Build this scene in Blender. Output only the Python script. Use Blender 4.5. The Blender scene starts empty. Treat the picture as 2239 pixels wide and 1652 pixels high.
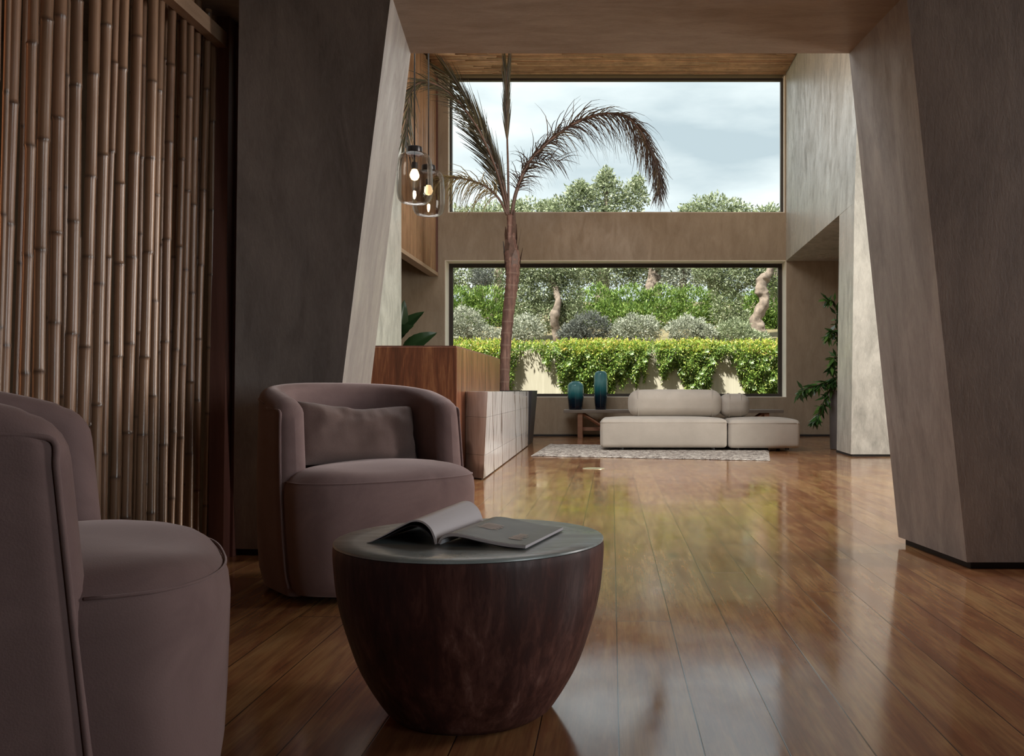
import bpy, bmesh, math, random
import numpy as np
from mathutils import Vector, Matrix, noise as mnoise
SC = bpy.context.scene
COL = SC.collection
R = math.radians
F = 2000.0; VX = 1338.0; VY = 855.0; EYE = 0.85

# ------------------------------------------------------------------ camera
cd = bpy.data.cameras.new('camera'); cam = bpy.data.objects.new('camera', cd); COL.objects.link(cam)
cd.sensor_fit = 'HORIZONTAL'; cd.sensor_width = 36.0; cd.lens = 36.0*F/2239.0
cd.shift_x = -(VX-1119.5)/2239.0; cd.shift_y = (VY-826.0)/2239.0
cd.clip_start = 0.05; cd.clip_end = 400
cam.location = (0, 0, EYE); cam.rotation_euler = (R(90), 0, 0)
SC.camera = cam

# ------------------------------------------------------------------ world (cloudy sky)
wd = bpy.data.worlds.new('sky'); SC.world = wd; wd.use_nodes = True
nt = wd.node_tree; nt.nodes.clear()
wo = nt.nodes.new('ShaderNodeOutputWorld'); wb = nt.nodes.new('ShaderNodeBackground')
tc = nt.nodes.new('ShaderNodeTexCoord'); mp = nt.nodes.new('ShaderNodeMapping')
mp.inputs['Scale'].default_value = (2.2, 2.2, 7.0); mp.inputs['Location'].default_value = (0.35, 0.1, 0.0)
nz = nt.nodes.new('ShaderNodeTexNoise'); nz.inputs['Scale'].default_value = 1.5; nz.inputs['Detail'].default_value = 6; nz.inputs['Roughness'].default_value = 0.5
cr = nt.nodes.new('ShaderNodeValToRGB')
cr.color_ramp.elements[0].position = 0.36; cr.color_ramp.elements[0].color = (0.49, 0.57, 0.63, 1)
cr.color_ramp.elements[1].position = 0.62; cr.color_ramp.elements[1].color = (0.96, 0.97, 0.99, 1)
e = cr.color_ramp.elements.new(0.50); e.color = (0.73, 0.79, 0.83, 1)
nt.links.new(tc.outputs['Generated'], mp.inputs['Vector']); nt.links.new(mp.outputs['Vector'], nz.inputs['Vector'])
nt.links.new(nz.outputs['Fac'], cr.inputs['Fac']); nt.links.new(cr.outputs['Color'], wb.inputs['Color'])
wb.inputs['Strength'].default_value = 1.28
nt.links.new(wb.outputs['Background'], wo.inputs['Surface'])

# ------------------------------------------------------------------ lights
def sun(direction, strength, color, angle):
    l = bpy.data.lights.new('sun', 'SUN'); l.energy = strength; l.color = color; l.angle = R(angle)
    o = bpy.data.objects.new('sun', l); COL.objects.link(o)
    o.rotation_euler = Vector(direction).to_track_quat('-Z', 'Y').to_euler(); o.location = (0, 0, 20)
def area(name, loc, direction, sx, sy, power, color, spread=180):
    l = bpy.data.lights.new(name, 'AREA'); l.shape = 'RECTANGLE'; l.size = sx; l.size_y = sy; l.energy = power; l.color = color
    l.spread = R(spread)
    o = bpy.data.objects.new(name, l); COL.objects.link(o); o.location = loc
    o.rotation_euler = Vector(direction).to_track_quat('-Z', 'Y').to_euler()
    return o
sun((0.35, 0.45, -0.82), 12.0, (1.0, 0.95, 0.84), 2.0)
# daylight through the side glazing of hall and lounge, plus added fill lamps
area('hall_overhead_fill', (-1.9, 9.0, 6.72), (0, 0, -1), 5.0, 4.0, 480, (0.93, 0.97, 1.0))  # added lamp under the closed ceiling, standing in for light from above
area('hall_side_daylight', (6.9, 8.0, 2.4), (-1, 0.1, 0), 2.6, 4.4, 360, (1.0, 0.95, 0.86), 110)
area('hall_ceiling_fill', (0.5, 10.2, 5.3), (0, 0.9, 0.35), 5.0, 0.3, 70, (1.0, 0.74, 0.5), 120)  # added warm lamp, out of view, to brighten the ceiling canes
area('lounge_side_daylight', (4.9, 3.85, 1.9), (-1, -0.25, -0.1), 0.8, 2.2, 40, (1.0, 0.93, 0.90), 120)
area('lounge_rear_fill', (4.9, -1.6, 1.7), (-0.78, 0.62, -0.10), 2.2, 2.0, 4.5, (0.88, 0.97, 1.0), 36)  # added narrow lamp aimed to lift the left pier
area('screen_backlight', (-3.2, 2.6, 1.6), (1.0, 0.1, 0), 0.3, 2.0, 3.5, (1.0, 0.42, 0.18), 50)

SC.view_settings.view_transform = 'Standard'; SC.view_settings.look = 'None'
SC.view_settings.exposure = 0.0; SC.view_settings.gamma = 1.0; SC.view_settings.use_curve_mapping = False
cy = SC.cycles
cy.use_denoising = True; cy.max_bounces = 8; cy.diffuse_bounces = 4; cy.glossy_bounces = 4
cy.transparent_max_bounces = 16; cy.transmission_bounces = 6; cy.caustics_reflective = False; cy.caustics_refractive = False
cy.sample_clamp_indirect = 4.0

# ------------------------------------------------------------------ helpers
def P(px, py, d):
    return Vector(((px-VX)*d/F, d, EYE-(py-VY)*d/F))
def tag(o, label=None, cat=None, group=None, kind=None):
    if label: o['label'] = label
    if cat: o['category'] = cat
    if group: o['group'] = group
    if kind: o['kind'] = kind
    return o
def thing(name, label, cat, loc=(0, 0, 0), rz=0.0, group=None):
    o = bpy.data.objects.new(name, None); COL.objects.link(o)
    o.location = loc; o.rotation_euler = (0, 0, rz); o.empty_display_size = 0.1
    return tag(o, label, cat, group)

class MB:
    def __init__(s): s.v = []; s.f = []; s.attr = None
    def add(s, vs, fs):
        b = len(s.v); s.v += [tuple(v) for v in vs]; s.f += [tuple(b+i for i in f) for f in fs]; return s
    def hexa(s, c):   # 8 corners: bottom 4 (ccw) then top 4
        return s.add(c, [(3, 2, 1, 0), (4, 5, 6, 7), (0, 1, 5, 4), (1, 2, 6, 5), (2, 3, 7, 6), (3, 0, 4, 7)])
    def box(s, x0, x1, y0, y1, z0, z1):
        return s.hexa([(x0, y0, z0), (x1, y0, z0), (x1, y1, z0), (x0, y1, z0), (x0, y0, z1), (x1, y0, z1), (x1, y1, z1), (x0, y1, z1)])
    def tube(s, pts, rad, n=8, caps=True):
        pts = [Vector(p) for p in pts]; m = len(pts)
        if not hasattr(rad, '__len__'): rad = [rad]*m
        up = Vector((0, 0, 1)); rings = []; prev = None
        for i in range(m):
            t = (pts[min(i+1, m-1)]-pts[max(i-1, 0)])
            t = t.normalized() if t.length > 1e-9 else Vector((0, 0, 1))
            if prev is None:
                a = t.cross(up) if abs(t.z) < 0.95 else t.cross(Vector((0, 1, 0)))
            else:
                a = prev - t*prev.dot(t)
            a.normalize(); prev = a; b = t.cross(a)
            rings.append([pts[i]+(a*math.cos(2*math.pi*k/n)+b*math.sin(2*math.pi*k/n))*rad[i] for k in range(n)])
        vs = [v for r in rings for v in r]; fs = []
        for i in range(m-1):
            for k in range(n):
                k2 = (k+1) % n; fs.append((i*n+k, i*n+k2, (i+1)*n+k2, (i+1)*n+k))
        if caps: fs.append(tuple(range(n-1, -1, -1))); fs.append(tuple((m-1)*n+k for k in range(n)))
        return s.add(vs, fs)
    def lathe(s, prof, c=(0, 0, 0), n=48, cap0=True, cap1=True):
        vs = []; fs = []; m = len(prof)
        for r, z in prof:
            for k in range(n):
                a = 2*math.pi*k/n; vs.append((c[0]+r*math.cos(a), c[1]+r*math.sin(a), c[2]+z))
        for i in range(m-1):
            for k in range(n):
                k2 = (k+1) % n; fs.append((i*n+k, i*n+k2, (i+1)*n+k2, (i+1)*n+k))
        if cap0: fs.append(tuple(range(n-1, -1, -1)))
        if cap1: fs.append(tuple((m-1)*n+k for k in range(n)))
        return s.add(vs, fs)
    def grid(s, rows):   # list of equal length rows of points
        n = len(rows[0]); vs = [p for r in rows for p in r]; fs = []
        for i in range(len(rows)-1):
            for k in range(n-1):
                fs.append((i*n+k, i*n+k+1, (i+1)*n+k+1, (i+1)*n+k))
        return s.add(vs, fs)
    def build(s, name, mat, parent=None, smooth=False, angle=None):
        me = bpy.data.meshes.new(name); me.from_pydata(s.v, [], s.f); me.validate(); me.update()
        if s.attr is not None:
            a = me.attributes.new('node', 'FLOAT', 'POINT'); a.data.foreach_set('value', np.array(s.attr, dtype=np.float32))
        bm = bmesh.new(); bm.from_mesh(me); bmesh.ops.recalc_face_normals(bm, faces=bm.faces) if len(bm.faces) < 60000 and name not in NO_RECALC else None
        bm.to_mesh(me); bm.free()
        me.materials.append(mat)
        if smooth: me.polygons.foreach_set('use_smooth', [True]*len(me.polygons))
        o = bpy.data.objects.new(name, me); COL.objects.link(o)
        if parent is not None: o.parent = parent
        if angle is not None:
            me.set_sharp_from_angle(angle=R(angle))
        return o
NO_RECALC = {'foliage', 'frond_leaflets', 'leaflets', 'leaves'}
def struct(o): o['kind'] = 'structure'; return o
def bevel(o, w, seg=2):
    m = o.modifiers.new('bevel', 'BEVEL'); m.width = w; m.segments = seg; m.limit_method = 'ANGLE'; m.angle_limit = R(40); return o
def rbox(sx, sy, sz, r, puff=0.0, n=14, side=0.0):
    """rounded, optionally cushioned, box centred at the origin"""
    mb = MB(); hx, hy, hz = sx/2, sy/2, sz/2
    def fin(p):
        q = Vector((max(-hx+r, min(hx-r, p[0])), max(-hy+r, min(hy-r, p[1])), max(-hz+r, min(hz-r, p[2]))))
        d = Vector(p)-q
        w = q + (d.normalized()*r if d.length > 1e-9 else Vector())
        u, v, t = w.x/hx, w.y/hy, w.z/hz
        if w.z > 0: w.z += puff*(1-u**4)*(1-v**4)
        w.y += side*math.copysign(1, v)*(abs(v)**3)*(1-u**4)*(1-t*t)
        w.x += side*math.copysign(1, u)*(abs(u)**3)*(1-v**4)*(1-t*t)
        return w
    def lin(h):
        k = [-h + r*(1-math.cos(math.pi/2*i/5)) for i in range(5)]
        m = [(-h+r)+(2*h-2*r)*i/n for i in range(n+1)]
        return k + m + [-x for x in reversed(k)]
    X, Y, Z = lin(hx), lin(hy), lin(hz)
    for sgn in (-1, 1):
        mb.grid([[fin((x, y, sgn*hz)) for x in X] for y in Y])
        mb.grid([[fin((x, sgn*hy, z)) for x in X] for z in Z])
        mb.grid([[fin((sgn*hx, y, z)) for y in Y] for z in Z])
    me = bpy.data.meshes.new('t'); me.from_pydata(mb.v, [], mb.f)
    bm = bmesh.new(); bm.from_mesh(me); bmesh.ops.remove_doubles(bm, verts=bm.verts, dist=1e-4)
    out = MB(); bm.verts.index_update()
    out.v = [tuple(v.co) for v in bm.verts]; out.f = [tuple(v.index for v in f.verts) for f in bm.faces]
    bm.free(); bpy.data.meshes.remove(me)
    return out
def xf(mb, M):
    mb.v = [tuple(M @ Vector(v)) for v in mb.v]; return mb
def smoothpath(pts, n=8):
    """catmull rom through pts"""
    pts = [Vector(p) for p in pts]; q = [pts[0]*2-pts[1]]+pts+[pts[-1]*2-pts[-2]]; out = []
    for i in range(1, len(q)-2):
        a, b, c, d = q[i-1], q[i], q[i+1], q[i+2]
        for k in range(n):
            t = k/n
            out.append(0.5*((2*b)+(c-a)*t+(2*a-5*b+4*c-d)*t*t+(3*b-a-3*c+d)*t**3))
    out.append(pts[-1]); return out

# ------------------------------------------------------------------ materials
class N:
    def __init__(s, name):
        s.m = bpy.data.materials.new(name); s.m.use_nodes = True; s.t = s.m.node_tree; s.t.nodes.clear()
        s.out = s.n('ShaderNodeOutputMaterial'); s.p = s.n('ShaderNodeBsdfPrincipled'); s.l(s.p.outputs[0], s.out.inputs[0])
        s.tc = s.n('ShaderNodeTexCoord')
    def n(s, t, **k):
        x = s.t.nodes.new(t)
        for a, b in k.items():
            if a in x.inputs: x.inputs[a].default_value = b
            else: setattr(x, a, b)
        return x
    def l(s, a, b): s.t.links.new(a, b)
    def map(s, scale, loc=(0, 0, 0), src='Object', rot=(0, 0, 0)):
        m = s.n('ShaderNodeMapping'); m.inputs['Scale'].default_value = scale; m.inputs['Location'].default_value = loc; m.inputs['Rotation'].default_value = rot
        s.l(s.tc.outputs[src], m.inputs['Vector']); return m.outputs[0]
    def noise(s, vec, scale, detail=4, rough=0.5, dist=0.0):
        x = s.n('ShaderNodeTexNoise'); x.inputs['Scale'].default_value = scale; x.inputs['Detail'].default_value = detail
        x.inputs['Roughness'].default_value = rough; x.inputs['Distortion'].default_value = dist
        if vec is not None: s.l(vec, x.inputs['Vector'])
        return x.outputs['Fac']
    def ramp(s, fac, stops):
        r = s.n('ShaderNodeValToRGB'); el = r.color_ramp.elements
        el[0].position, el[0].color = stops[0][0], (*stops[0][1], 1)
        el[1].position, el[1].color = stops[-1][0], (*stops[-1][1], 1)
        for p, c in stops[1:-1]:
            k = el.new(p); k.color = (*c, 1)
        s.l(fac, r.inputs['Fac']); return r.outputs['Color']
    def mapr(s, fac, a, b, c, d):
        m = s.n('ShaderNodeMapRange'); m.inputs[1].default_value = a; m.inputs[2].default_value = b; m.inputs[3].default_value = c; m.inputs[4].default_value = d
        s.l(fac, m.inputs[0]); return m.outputs[0]
    def mix(s, fac, a, b, mode='MIX'):
        m = s.n('ShaderNodeMix', data_type='RGBA', blend_type=mode)
        if isinstance(fac, (int, float)): m.inputs[0].default_value = fac
        else: s.l(fac, m.inputs[0])
        for i, v in ((6, a), (7, b)):
            if isinstance(v, tuple): m.inputs[i].default_value = (*v, 1)
            else: s.l(v, m.inputs[i])
        return m.outputs[2]
    def math(s, op, a, b=0.0):
        m = s.n('ShaderNodeMath', operation=op)
        for i, v in ((0, a), (1, b)):
            if isinstance(v, (int, float)): m.inputs[i].default_value = v
            else: s.l(v, m.inputs[i])
        return m.outputs[0]
    def bump(s, h, strength, dist=0.01, normal=None):
        b = s.n('ShaderNodeBump'); b.inputs['Strength'].default_value = strength; b.inputs['Distance'].default_value = dist
        s.l(h, b.inputs['Height'])
        if normal is not None: s.l(normal, b.inputs['Normal'])
        s.l(b.outputs[0], s.p.inputs['Normal']); return b.outputs[0]
    def base(s, c):
        if isinstance(c, tuple): s.p.inputs['Base Color'].default_value = (*c, 1)
        else: s.l(c, s.p.inputs['Base Color'])
    def set(s, **k):
        for a, v in k.items():
            a = a.replace('_', ' ')
            if isinstance(v, (int, float, tuple)): s.p.inputs[a].default_value = v
            else: s.l(v, s.p.inputs[a])

def simple(name, col, rough=0.5, metal=0.0, var=0.0, vscale=8.0, bump=0.0, **k):
    x = N(name)
    if var > 0:
        f = x.noise(x.map((1, 1, 1)), vscale, 5, 0.6)
        x.base(x.ramp(f, [(0.3, tuple(c*(1-var) for c in col)), (0.7, tuple(min(1, c*(1+var)) for c in col))]))
        if bump: x.bump(f, bump, 0.01)
    else: x.base(col)
    x.set(Roughness=rough, Metallic=metal, **k); return x.m

def plaster(name, c0, c1, streak=(3.0, 3.0, 0.9), r0=0.36, r1=0.62, spec=0.5):
    x = N(name)
    v = x.map(streak)
    a = x.noise(v, 2.2, 8, 0.62, 0.6); b = x.noise(x.map((1, 1, 1)), 0.9, 5, 0.6, 0.3); c = x.noise(x.map((streak[0]*6, streak[1]*6, streak[2]*5)), 3.0, 4, 0.7, 1.0)
    f = x.math('ADD', x.math('MULTIPLY', a, 0.5), x.math('ADD', x.math('MULTIPLY', b, 0.3), x.math('MULTIPLY', c, 0.2)))
    x.base(x.ramp(f, [(0.36, c0), (0.62, c1)]))
    x.set(Roughness=x.mapr(f, 0.38, 0.6, r1, r0)); x.p.inputs['Specular IOR Level'].default_value = spec
    x.bump(x.math('ADD', c, x.math('MULTIPLY', a, 1.5)), 0.25, 0.004)
    return x.m

M = {}
M['plaster'] = plaster('plaster', (0.30, 0.235, 0.165), (0.42, 0.34, 0.25))
M['plaster_pale'] = plaster('plaster_pale', (0.33, 0.325, 0.29), (0.74, 0.735, 0.67), (2.6, 2.6, 0.9), 0.25, 0.5)
M['plaster_beam'] = plaster('plaster_beam', (0.20, 0.165, 0.135), (0.30, 0.25, 0.205), (1.2, 4, 4))
M['plaster_grey'] = plaster('plaster_grey', (0.185, 0.167, 0.160), (0.355, 0.328, 0.312))
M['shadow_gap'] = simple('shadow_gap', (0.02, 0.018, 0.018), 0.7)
M['frame_dark'] = simple('frame_dark', (0.035, 0.028, 0.024), 0.45, 0.3)
M['reveal'] = plaster('reveal', (0.90, 0.84, 0.73), (0.94, 0.88, 0.77))
M['black'] = simple('black', (0.012, 0.011, 0.012), 0.35)
M['black_metal'] = simple('black_metal', (0.02, 0.018, 0.02), 0.3, 0.7)

def glass(name, tint=(1, 1, 1), refl=1.0, ior=1.45):
    x = N(name); x.t.nodes.remove(x.p)
    tr = x.n('ShaderNodeBsdfTransparent'); tr.inputs[0].default_value = (*tint, 1)
    gl = x.n('ShaderNodeBsdfGlossy'); gl.inputs['Roughness'].default_value = 0.01
    fr = x.n('ShaderNodeFresnel'); fr.inputs['IOR'].default_value = ior
    mx = x.n('ShaderNodeMixShader'); x.l(x.math('MULTIPLY', fr.outputs[0], refl), mx.inputs[0])
    x.l(tr.outputs[0], mx.inputs[1]); x.l(gl.outputs[0], mx.inputs[2]); x.l(mx.outputs[0], x.out.inputs[0])
    return x.m
M['pane'] = glass('window_glass', (0.96, 0.985, 0.97), 0.07)
M['pane_high'] = glass('upper_window_glass', (0.96, 0.985, 0.97), 0.0)
M['smoke'] = glass('smoked_glass', (0.70, 0.675, 0.65), 0.6, 1.35)

def velvet():
    x = N('mauve_velvet'); v = x.map((1, 1, 1))
    a = x.noise(v, 3.5, 4, 0.6, 0.8); b = x.noise(v, 260, 2, 0.5)
    x.base(x.ramp(a, [(0.3, (0.185, 0.122, 0.118)), (0.7, (0.265, 0.18, 0.172))]))
    x.set(Roughness=0.85); x.p.inputs['Sheen Weight'].default_value = 0.45; x.p.inputs['Sheen Roughness'].default_value = 0.4
    x.p.inputs['Sheen Tint'].default_value = (0.95, 0.8, 0.78, 1); x.p.inputs['Specular IOR Level'].default_value = 0.2
    x.bump(x.math('ADD', b, x.math('MULTIPLY', a, 2.0)), 0.18, 0.003); return x.m
M['velvet'] = velvet()
def linen(name, c0, c1):
    x = N(name); a = x.noise(x.map((1, 1, 1)), 2.5, 4, 0.6); b = x.noise(x.map((90, 90, 240)), 2, 2)
    x.base(x.mix(x.mapr(b, 0.3, 0.7, 0, 0.35), x.ramp(a, [(0.3, c0), (0.7, c1)]), tuple(k*0.75 for k in c0)))
    x.set(Roughness=0.9); x.p.inputs['Sheen Weight'].default_value = 0.2; x.p.inputs['Specular IOR Level'].default_value = 0.2
    x.bump(b, 0.3, 0.003); return x.m
M['linen'] = linen('beige_linen', (0.42, 0.375, 0.325), (0.52, 0.47, 0.41))
M['pillow'] = linen('brown_linen', (0.19, 0.13, 0.115), (0.27, 0.19, 0.17))

def bamboo(name, c0, c1, c2, rough=0.32, thin=False):
    x = N(name); oi = x.n('ShaderNodeObjectInfo')
    v = x.map((60, 60, 0.6) if not thin else (3, 3, 0.5)); a = x.noise(v, 1.0, 4, 0.6); b = x.noise(x.map((3, 3, 1.2)), 2.0, 4, 0.6)
    rnd = oi.outputs['Random']
    if thin:
        g = x.n('ShaderNodeNewGeometry'); rnd = g.outputs['Random Per Island']
    c = x.ramp(rnd, [(0.0, c0), (0.5, c1), (1.0, c2)])
    c = x.mix(x.mapr(a, 0.35, 0.7, 0, 0.55), c, tuple(k*0.5 for k in c0))
    c = x.mix(x.mapr(b, 0.5, 0.75, 0, 0.5), c, tuple(k*0.45 for k in c0))
    at = x.n('ShaderNodeAttribute', attribute_name='node')
    c = x.mix(at.outputs['Fac'], c, (0.05, 0.03, 0.022))
    x.base(c); x.set(Roughness=rough); x.p.inputs['Coat Weight'].default_value = 0.25; x.p.inputs['Coat Roughness'].default_value = 0.25
    return x.m
M['bamboo'] = bamboo('bamboo_culm', (0.25, 0.14, 0.08), (0.37, 0.22, 0.135), (0.32, 0.18, 0.11))
M['cane'] = bamboo('thin_cane', (0.36, 0.20, 0.11), (0.50, 0.30, 0.17), (0.60, 0.40, 0.24), 0.5, True)

def wood(name, stops, axis='z', rough=0.35, scale=1.0, coat=0.2):
    x = N(name)
    sc = {'z': (9, 9, 0.7), 'x': (0.7, 9, 9), 'y': (9, 0.7, 9)}[axis]
    v = x.map(tuple(k*scale for k in sc)); a = x.noise(v, 1.3, 6, 0.6, 1.2); b = x.noise(x.map(tuple(k*scale*6 for k in sc)), 1.5, 3, 0.7)
    f = x.math('ADD', x.math('MULTIPLY', a, 0.75), x.math('MULTIPLY', b, 0.25))
    x.base(x.ramp(f, stops)); x.set(Roughness=rough); x.p.inputs['Coat Weight'].default_value = coat; x.p.inputs['Coat Roughness'].default_value = 0.2
    x.bump(b, 0.1, 0.002); return x.m
M['desk_wood'] = wood('walnut_desk', [(0.32, (0.05, 0.016, 0.009)), (0.5, (0.155, 0.055, 0.028)), (0.68, (0.34, 0.165, 0.08))], 'z', 0.32)
M['rail_wood'] = wood('pale_wood', [(0.3, (0.36, 0.24, 0.155)), (0.7, (0.50, 0.35, 0.24))], 'y', 0.5)
M['post_wood'] = wood('dark_wood', [(0.3, (0.12, 0.048, 0.036)), (0.7, (0.20, 0.09, 0.07))], 'z', 0.5)
M['bench_wood'] = wood('bench_wood', [(0.3, (0.18, 0.08, 0.045)), (0.7, (0.34, 0.17, 0.10))], 'x', 0.45)
M['bench_top'] = wood('bench_top_wood', [(0.3, (0.13, 0.105, 0.085)), (0.7, (0.24, 0.20, 0.165))], 'x', 0.45)

def marble():
    x = N('veined_marble'); v = x.map((1, 1, 0.16), rot=(0.25, 0.12, 0))
    a = x.noise(v, 5.5, 8, 0.6, 1.4); b = x.noise(x.map((1, 1, 0.5)), 1.3, 4, 0.6, 0.5)
    c = x.ramp(a, [(0.30, (0.36, 0.33, 0.32)), (0.42, (0.62, 0.60, 0.60)), (0.56, (0.78, 0.77, 0.77)), (0.75, (0.60, 0.59, 0.59))])
    w = x.n('ShaderNodeTexWave', wave_type='BANDS', bands_direction='DIAGONAL'); w.inputs['Scale'].default_value = 0.55; w.inputs['Distortion'].default_value = 9; w.inputs['Detail'].default_value = 4
    x.l(x.map((1, 1, 0.6)), w.inputs['Vector'])
    c = x.mix(x.mapr(w.outputs['Fac'], 0.93, 1.0, 0, 0.7), c, (0.16, 0.12, 0.10))
    x.base(c); x.set(Roughness=0.12); return x.m
M['marble'] = marble()

def floor_mat():
    x = N('oak_planks')
    sep = x.n('ShaderNodeSeparateXYZ'); x.l(x.tc.outputs['Object'], sep.inputs[0])
    sx, sy = sep.outputs[0], sep.outputs[1]
    W = 0.2
    row = x.math('FLOOR', x.math('DIVIDE', x.math('ADD', sx, 20*W-0.017), W))
    wn = x.n('ShaderNodeTexWhiteNoise', noise_dimensions='1D'); x.l(row, wn.inputs['W'])
    yy = x.math('DIVIDE', x.math('ADD', sy, x.math('MULTIPLY', wn.outputs['Value'], 7.0)), 3.4)
    col = x.math('FLOOR', yy)
    cmb = x.n('ShaderNodeCombineXYZ'); x.l(row, cmb.inputs[0]); x.l(col, cmb.inputs[1])
    w2 = x.n('ShaderNodeTexWhiteNoise', noise_dimensions='3D'); x.l(cmb.outputs[0], w2.inputs['Vector'])
    pr = w2.outputs['Value']
    # grain coordinates, shifted for each board
    g = x.n('ShaderNodeCombineXYZ'); x.l(x.math('MULTIPLY', sx, 1.0), g.inputs[0]); x.l(x.math('MULTIPLY', sy, 0.13), g.inputs[1]); x.l(x.math('MULTIPLY', pr, 31.0), g.inputs[2])
    grain = x.noise(g.outputs[0], 16, 5, 0.65, 0.3)
    fine = x.n('ShaderNodeCombineXYZ'); x.l(x.math('MULTIPLY', sx, 1.0), fine.inputs[0]); x.l(x.math('MULTIPLY', sy, 0.03), fine.inputs[1]); x.l(x.math('MULTIPLY', pr, 11.0), fine.inputs[2])
    fg = x.noise(fine.outputs[0], 80, 3, 0.7)
    # cathedral rings
    rings = x.noise(g.outputs[0], 5.0, 2, 0.4, 0.2)
    rg = x.math('FRACT', x.math('MULTIPLY', rings, 10.0))
    rg = x.math('ABSOLUTE', x.math('SUBTRACT', rg, 0.5))
    big = x.noise(x.map((0.7, 0.5, 1)), 1.6, 4, 0.55)
    f = x.math('ADD', x.math('MULTIPLY', grain, 0.65), x.math('ADD', x.math('MULTIPLY', big, 0.35), x.math('MULTIPLY', x.math('SUBTRACT', pr, 0.5), 0.11)))
    c = x.ramp(f, [(0.26, (0.19, 0.068, 0.033)), (0.44, (0.31, 0.130, 0.058)), (0.57, (0.44, 0.235, 0.098)), (0.78, (0.56, 0.35, 0.155))])
    c = x.mix(x.mapr(rg, 0.0, 0.30, 0.20, 0.0), c, (0.12, 0.05, 0.025))
    c = x.mix(x.mapr(fg, 0.35, 0.6, 0.28, 0.0), c, (0.08, 0.032, 0.018))
    # knots
    vo = x.n('ShaderNodeTexVoronoi', feature='F1'); vo.inputs['Scale'].default_value = 1.15; vo.inputs['Randomness'].default_value = 1.0
    wob = x.n('ShaderNodeCombineXYZ'); x.l(sx, wob.inputs[0]); x.l(x.math('MULTIPLY', sy, 0.42), wob.inputs[1]); x.l(x.math('MULTIPLY', grain, 0.12), wob.inputs[2])
    x.l(wob.outputs[0], vo.inputs['Vector'])
    kd = x.mapr(x.math('ADD', vo.outputs['Distance'], x.math('MULTIPLY', x.math('SUBTRACT', grain, 0.5), 0.06)), 0.02, 0.075, 0.9, 0.0)
    c = x.mix(kd, c, (0.018, 0.010, 0.008))
    # seams between boards
    fx = x.math('FRACT', x.math('DIVIDE', x.math('ADD', sx, 20*W-0.017), W))
    ex = x.math('MULTIPLY', x.math('MINIMUM', fx, x.math('SUBTRACT', 1.0, fx)), W)
    fy = x.math('FRACT', yy); ey = x.math('MULTIPLY', x.math('MINIMUM', fy, x.math('SUBTRACT', 1.0, fy)), 3.4)
    seam = x.mapr(x.math('MINIMUM', ex, x.math('MULTIPLY', ey, 0.8)), 0.0008, 0.0022, 1.0, 0.0)
    c = x.mix(seam, c, (0.015, 0.008, 0.006))
    x.base(c)
    sm = x.noise(x.map((1.2, 0.8, 1)), 2.2, 5, 0.6)
    x.set(Roughness=x.mapr(sm, 0.35, 0.65, 0.07, 0.17))
    x.p.inputs['IOR'].default_value = 1.9
    wv = x.noise(x.map((9, 3.2, 1)), 1.6, 3, 0.5)
    h = x.math('ADD', x.math('MULTIPLY', wv, 0.5), x.math('SUBTRACT', x.math('MULTIPLY', fg, 0.04), x.math('MULTIPLY', seam, 0.8)))
    x.bump(h, 0.11, 0.004)
    return x.m
M['floor'] = floor_mat()

def table_body():
    x = N('burnished_brown'); v = x.map((7, 7, 1.6)); a = x.noise(v, 1.6, 8, 0.65, 0.9); b = x.noise(x.map((26, 26, 5)), 1.8, 5, 0.7, 0.5); d = x.noise(x.map((1, 1, 1)), 2.4, 3)
    f = x.math('ADD', x.math('MULTIPLY', a, 0.45), x.math('ADD', x.math('MULTIPLY', b, 0.3), x.math('MULTIPLY', d, 0.25)))
    x.base(x.ramp(f, [(0.38, (0.020, 0.006, 0.006)), (0.50, (0.055, 0.017, 0.014)), (0.58, (0.12, 0.048, 0.038)), (0.66, (0.25, 0.14, 0.115))]))
    x.set(Roughness=x.mapr(b, 0.3, 0.7, 0.6, 0.42)); x.bump(b, 0.2, 0.003); return x.m
M['table_body'] = table_body()
def table_top():
    x = N('verdigris_top'); a = x.noise(x.map((1.2, 5, 1)), 2.2, 8, 0.62, 1.2); b = x.noise(x.map((1, 1, 1)), 3.0, 3)
    f = x.math('ADD', x.math('MULTIPLY', a, 0.65), x.math('MULTIPLY', b, 0.35))
    x.base(x.ramp(f, [(0.36, (0.16, 0.175, 0.17)), (0.5, (0.29, 0.34, 0.335)), (0.64, (0.44, 0.50, 0.495))]))
    x.set(IOR=1.75, Roughness=x.mapr(a, 0.3, 0.7, 0.42, 0.24)); return x.m
M['table_top'] = table_top()

def leaf_mat(name, stops, rough=0.5, trans=0.3):
    x = N(name); g = x.n('ShaderNodeNewGeometry')
    c = x.ramp(g.outputs['Random Per Island'], stops)
    x.base(c); x.set(Roughness=rough)
    tl = x.n('ShaderNodeBsdfTranslucent'); x.l(c, tl.inputs[0]); mx = x.n('ShaderNodeMixShader'); mx.inputs[0].default_value = trans
    x.l(x.p.outputs[0], mx.inputs[1]); x.l(tl.outputs[0], mx.inputs[2]); x.l(mx.outputs[0], x.out.inputs[0]); return x.m
M['leaf_hedge'] = leaf_mat('hedge_leaf', [(0.0, (0.05, 0.10, 0.02)), (0.5, (0.15, 0.25, 0.045)), (1.0, (0.34, 0.44, 0.12))])
M['leaf_olive'] = leaf_mat('olive_leaf', [(0.0, (0.10, 0.13, 0.065)), (0.5, (0.27, 0.32, 0.18)), (1.0, (0.55, 0.58, 0.42))], 0.45)
M['leaf_silver'] = leaf_mat('silver_leaf', [(0.0, (0.13, 0.15, 0.10)), (0.5, (0.36, 0.38, 0.30)), (1.0, (0.70, 0.70, 0.62))], 0.5)
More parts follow.
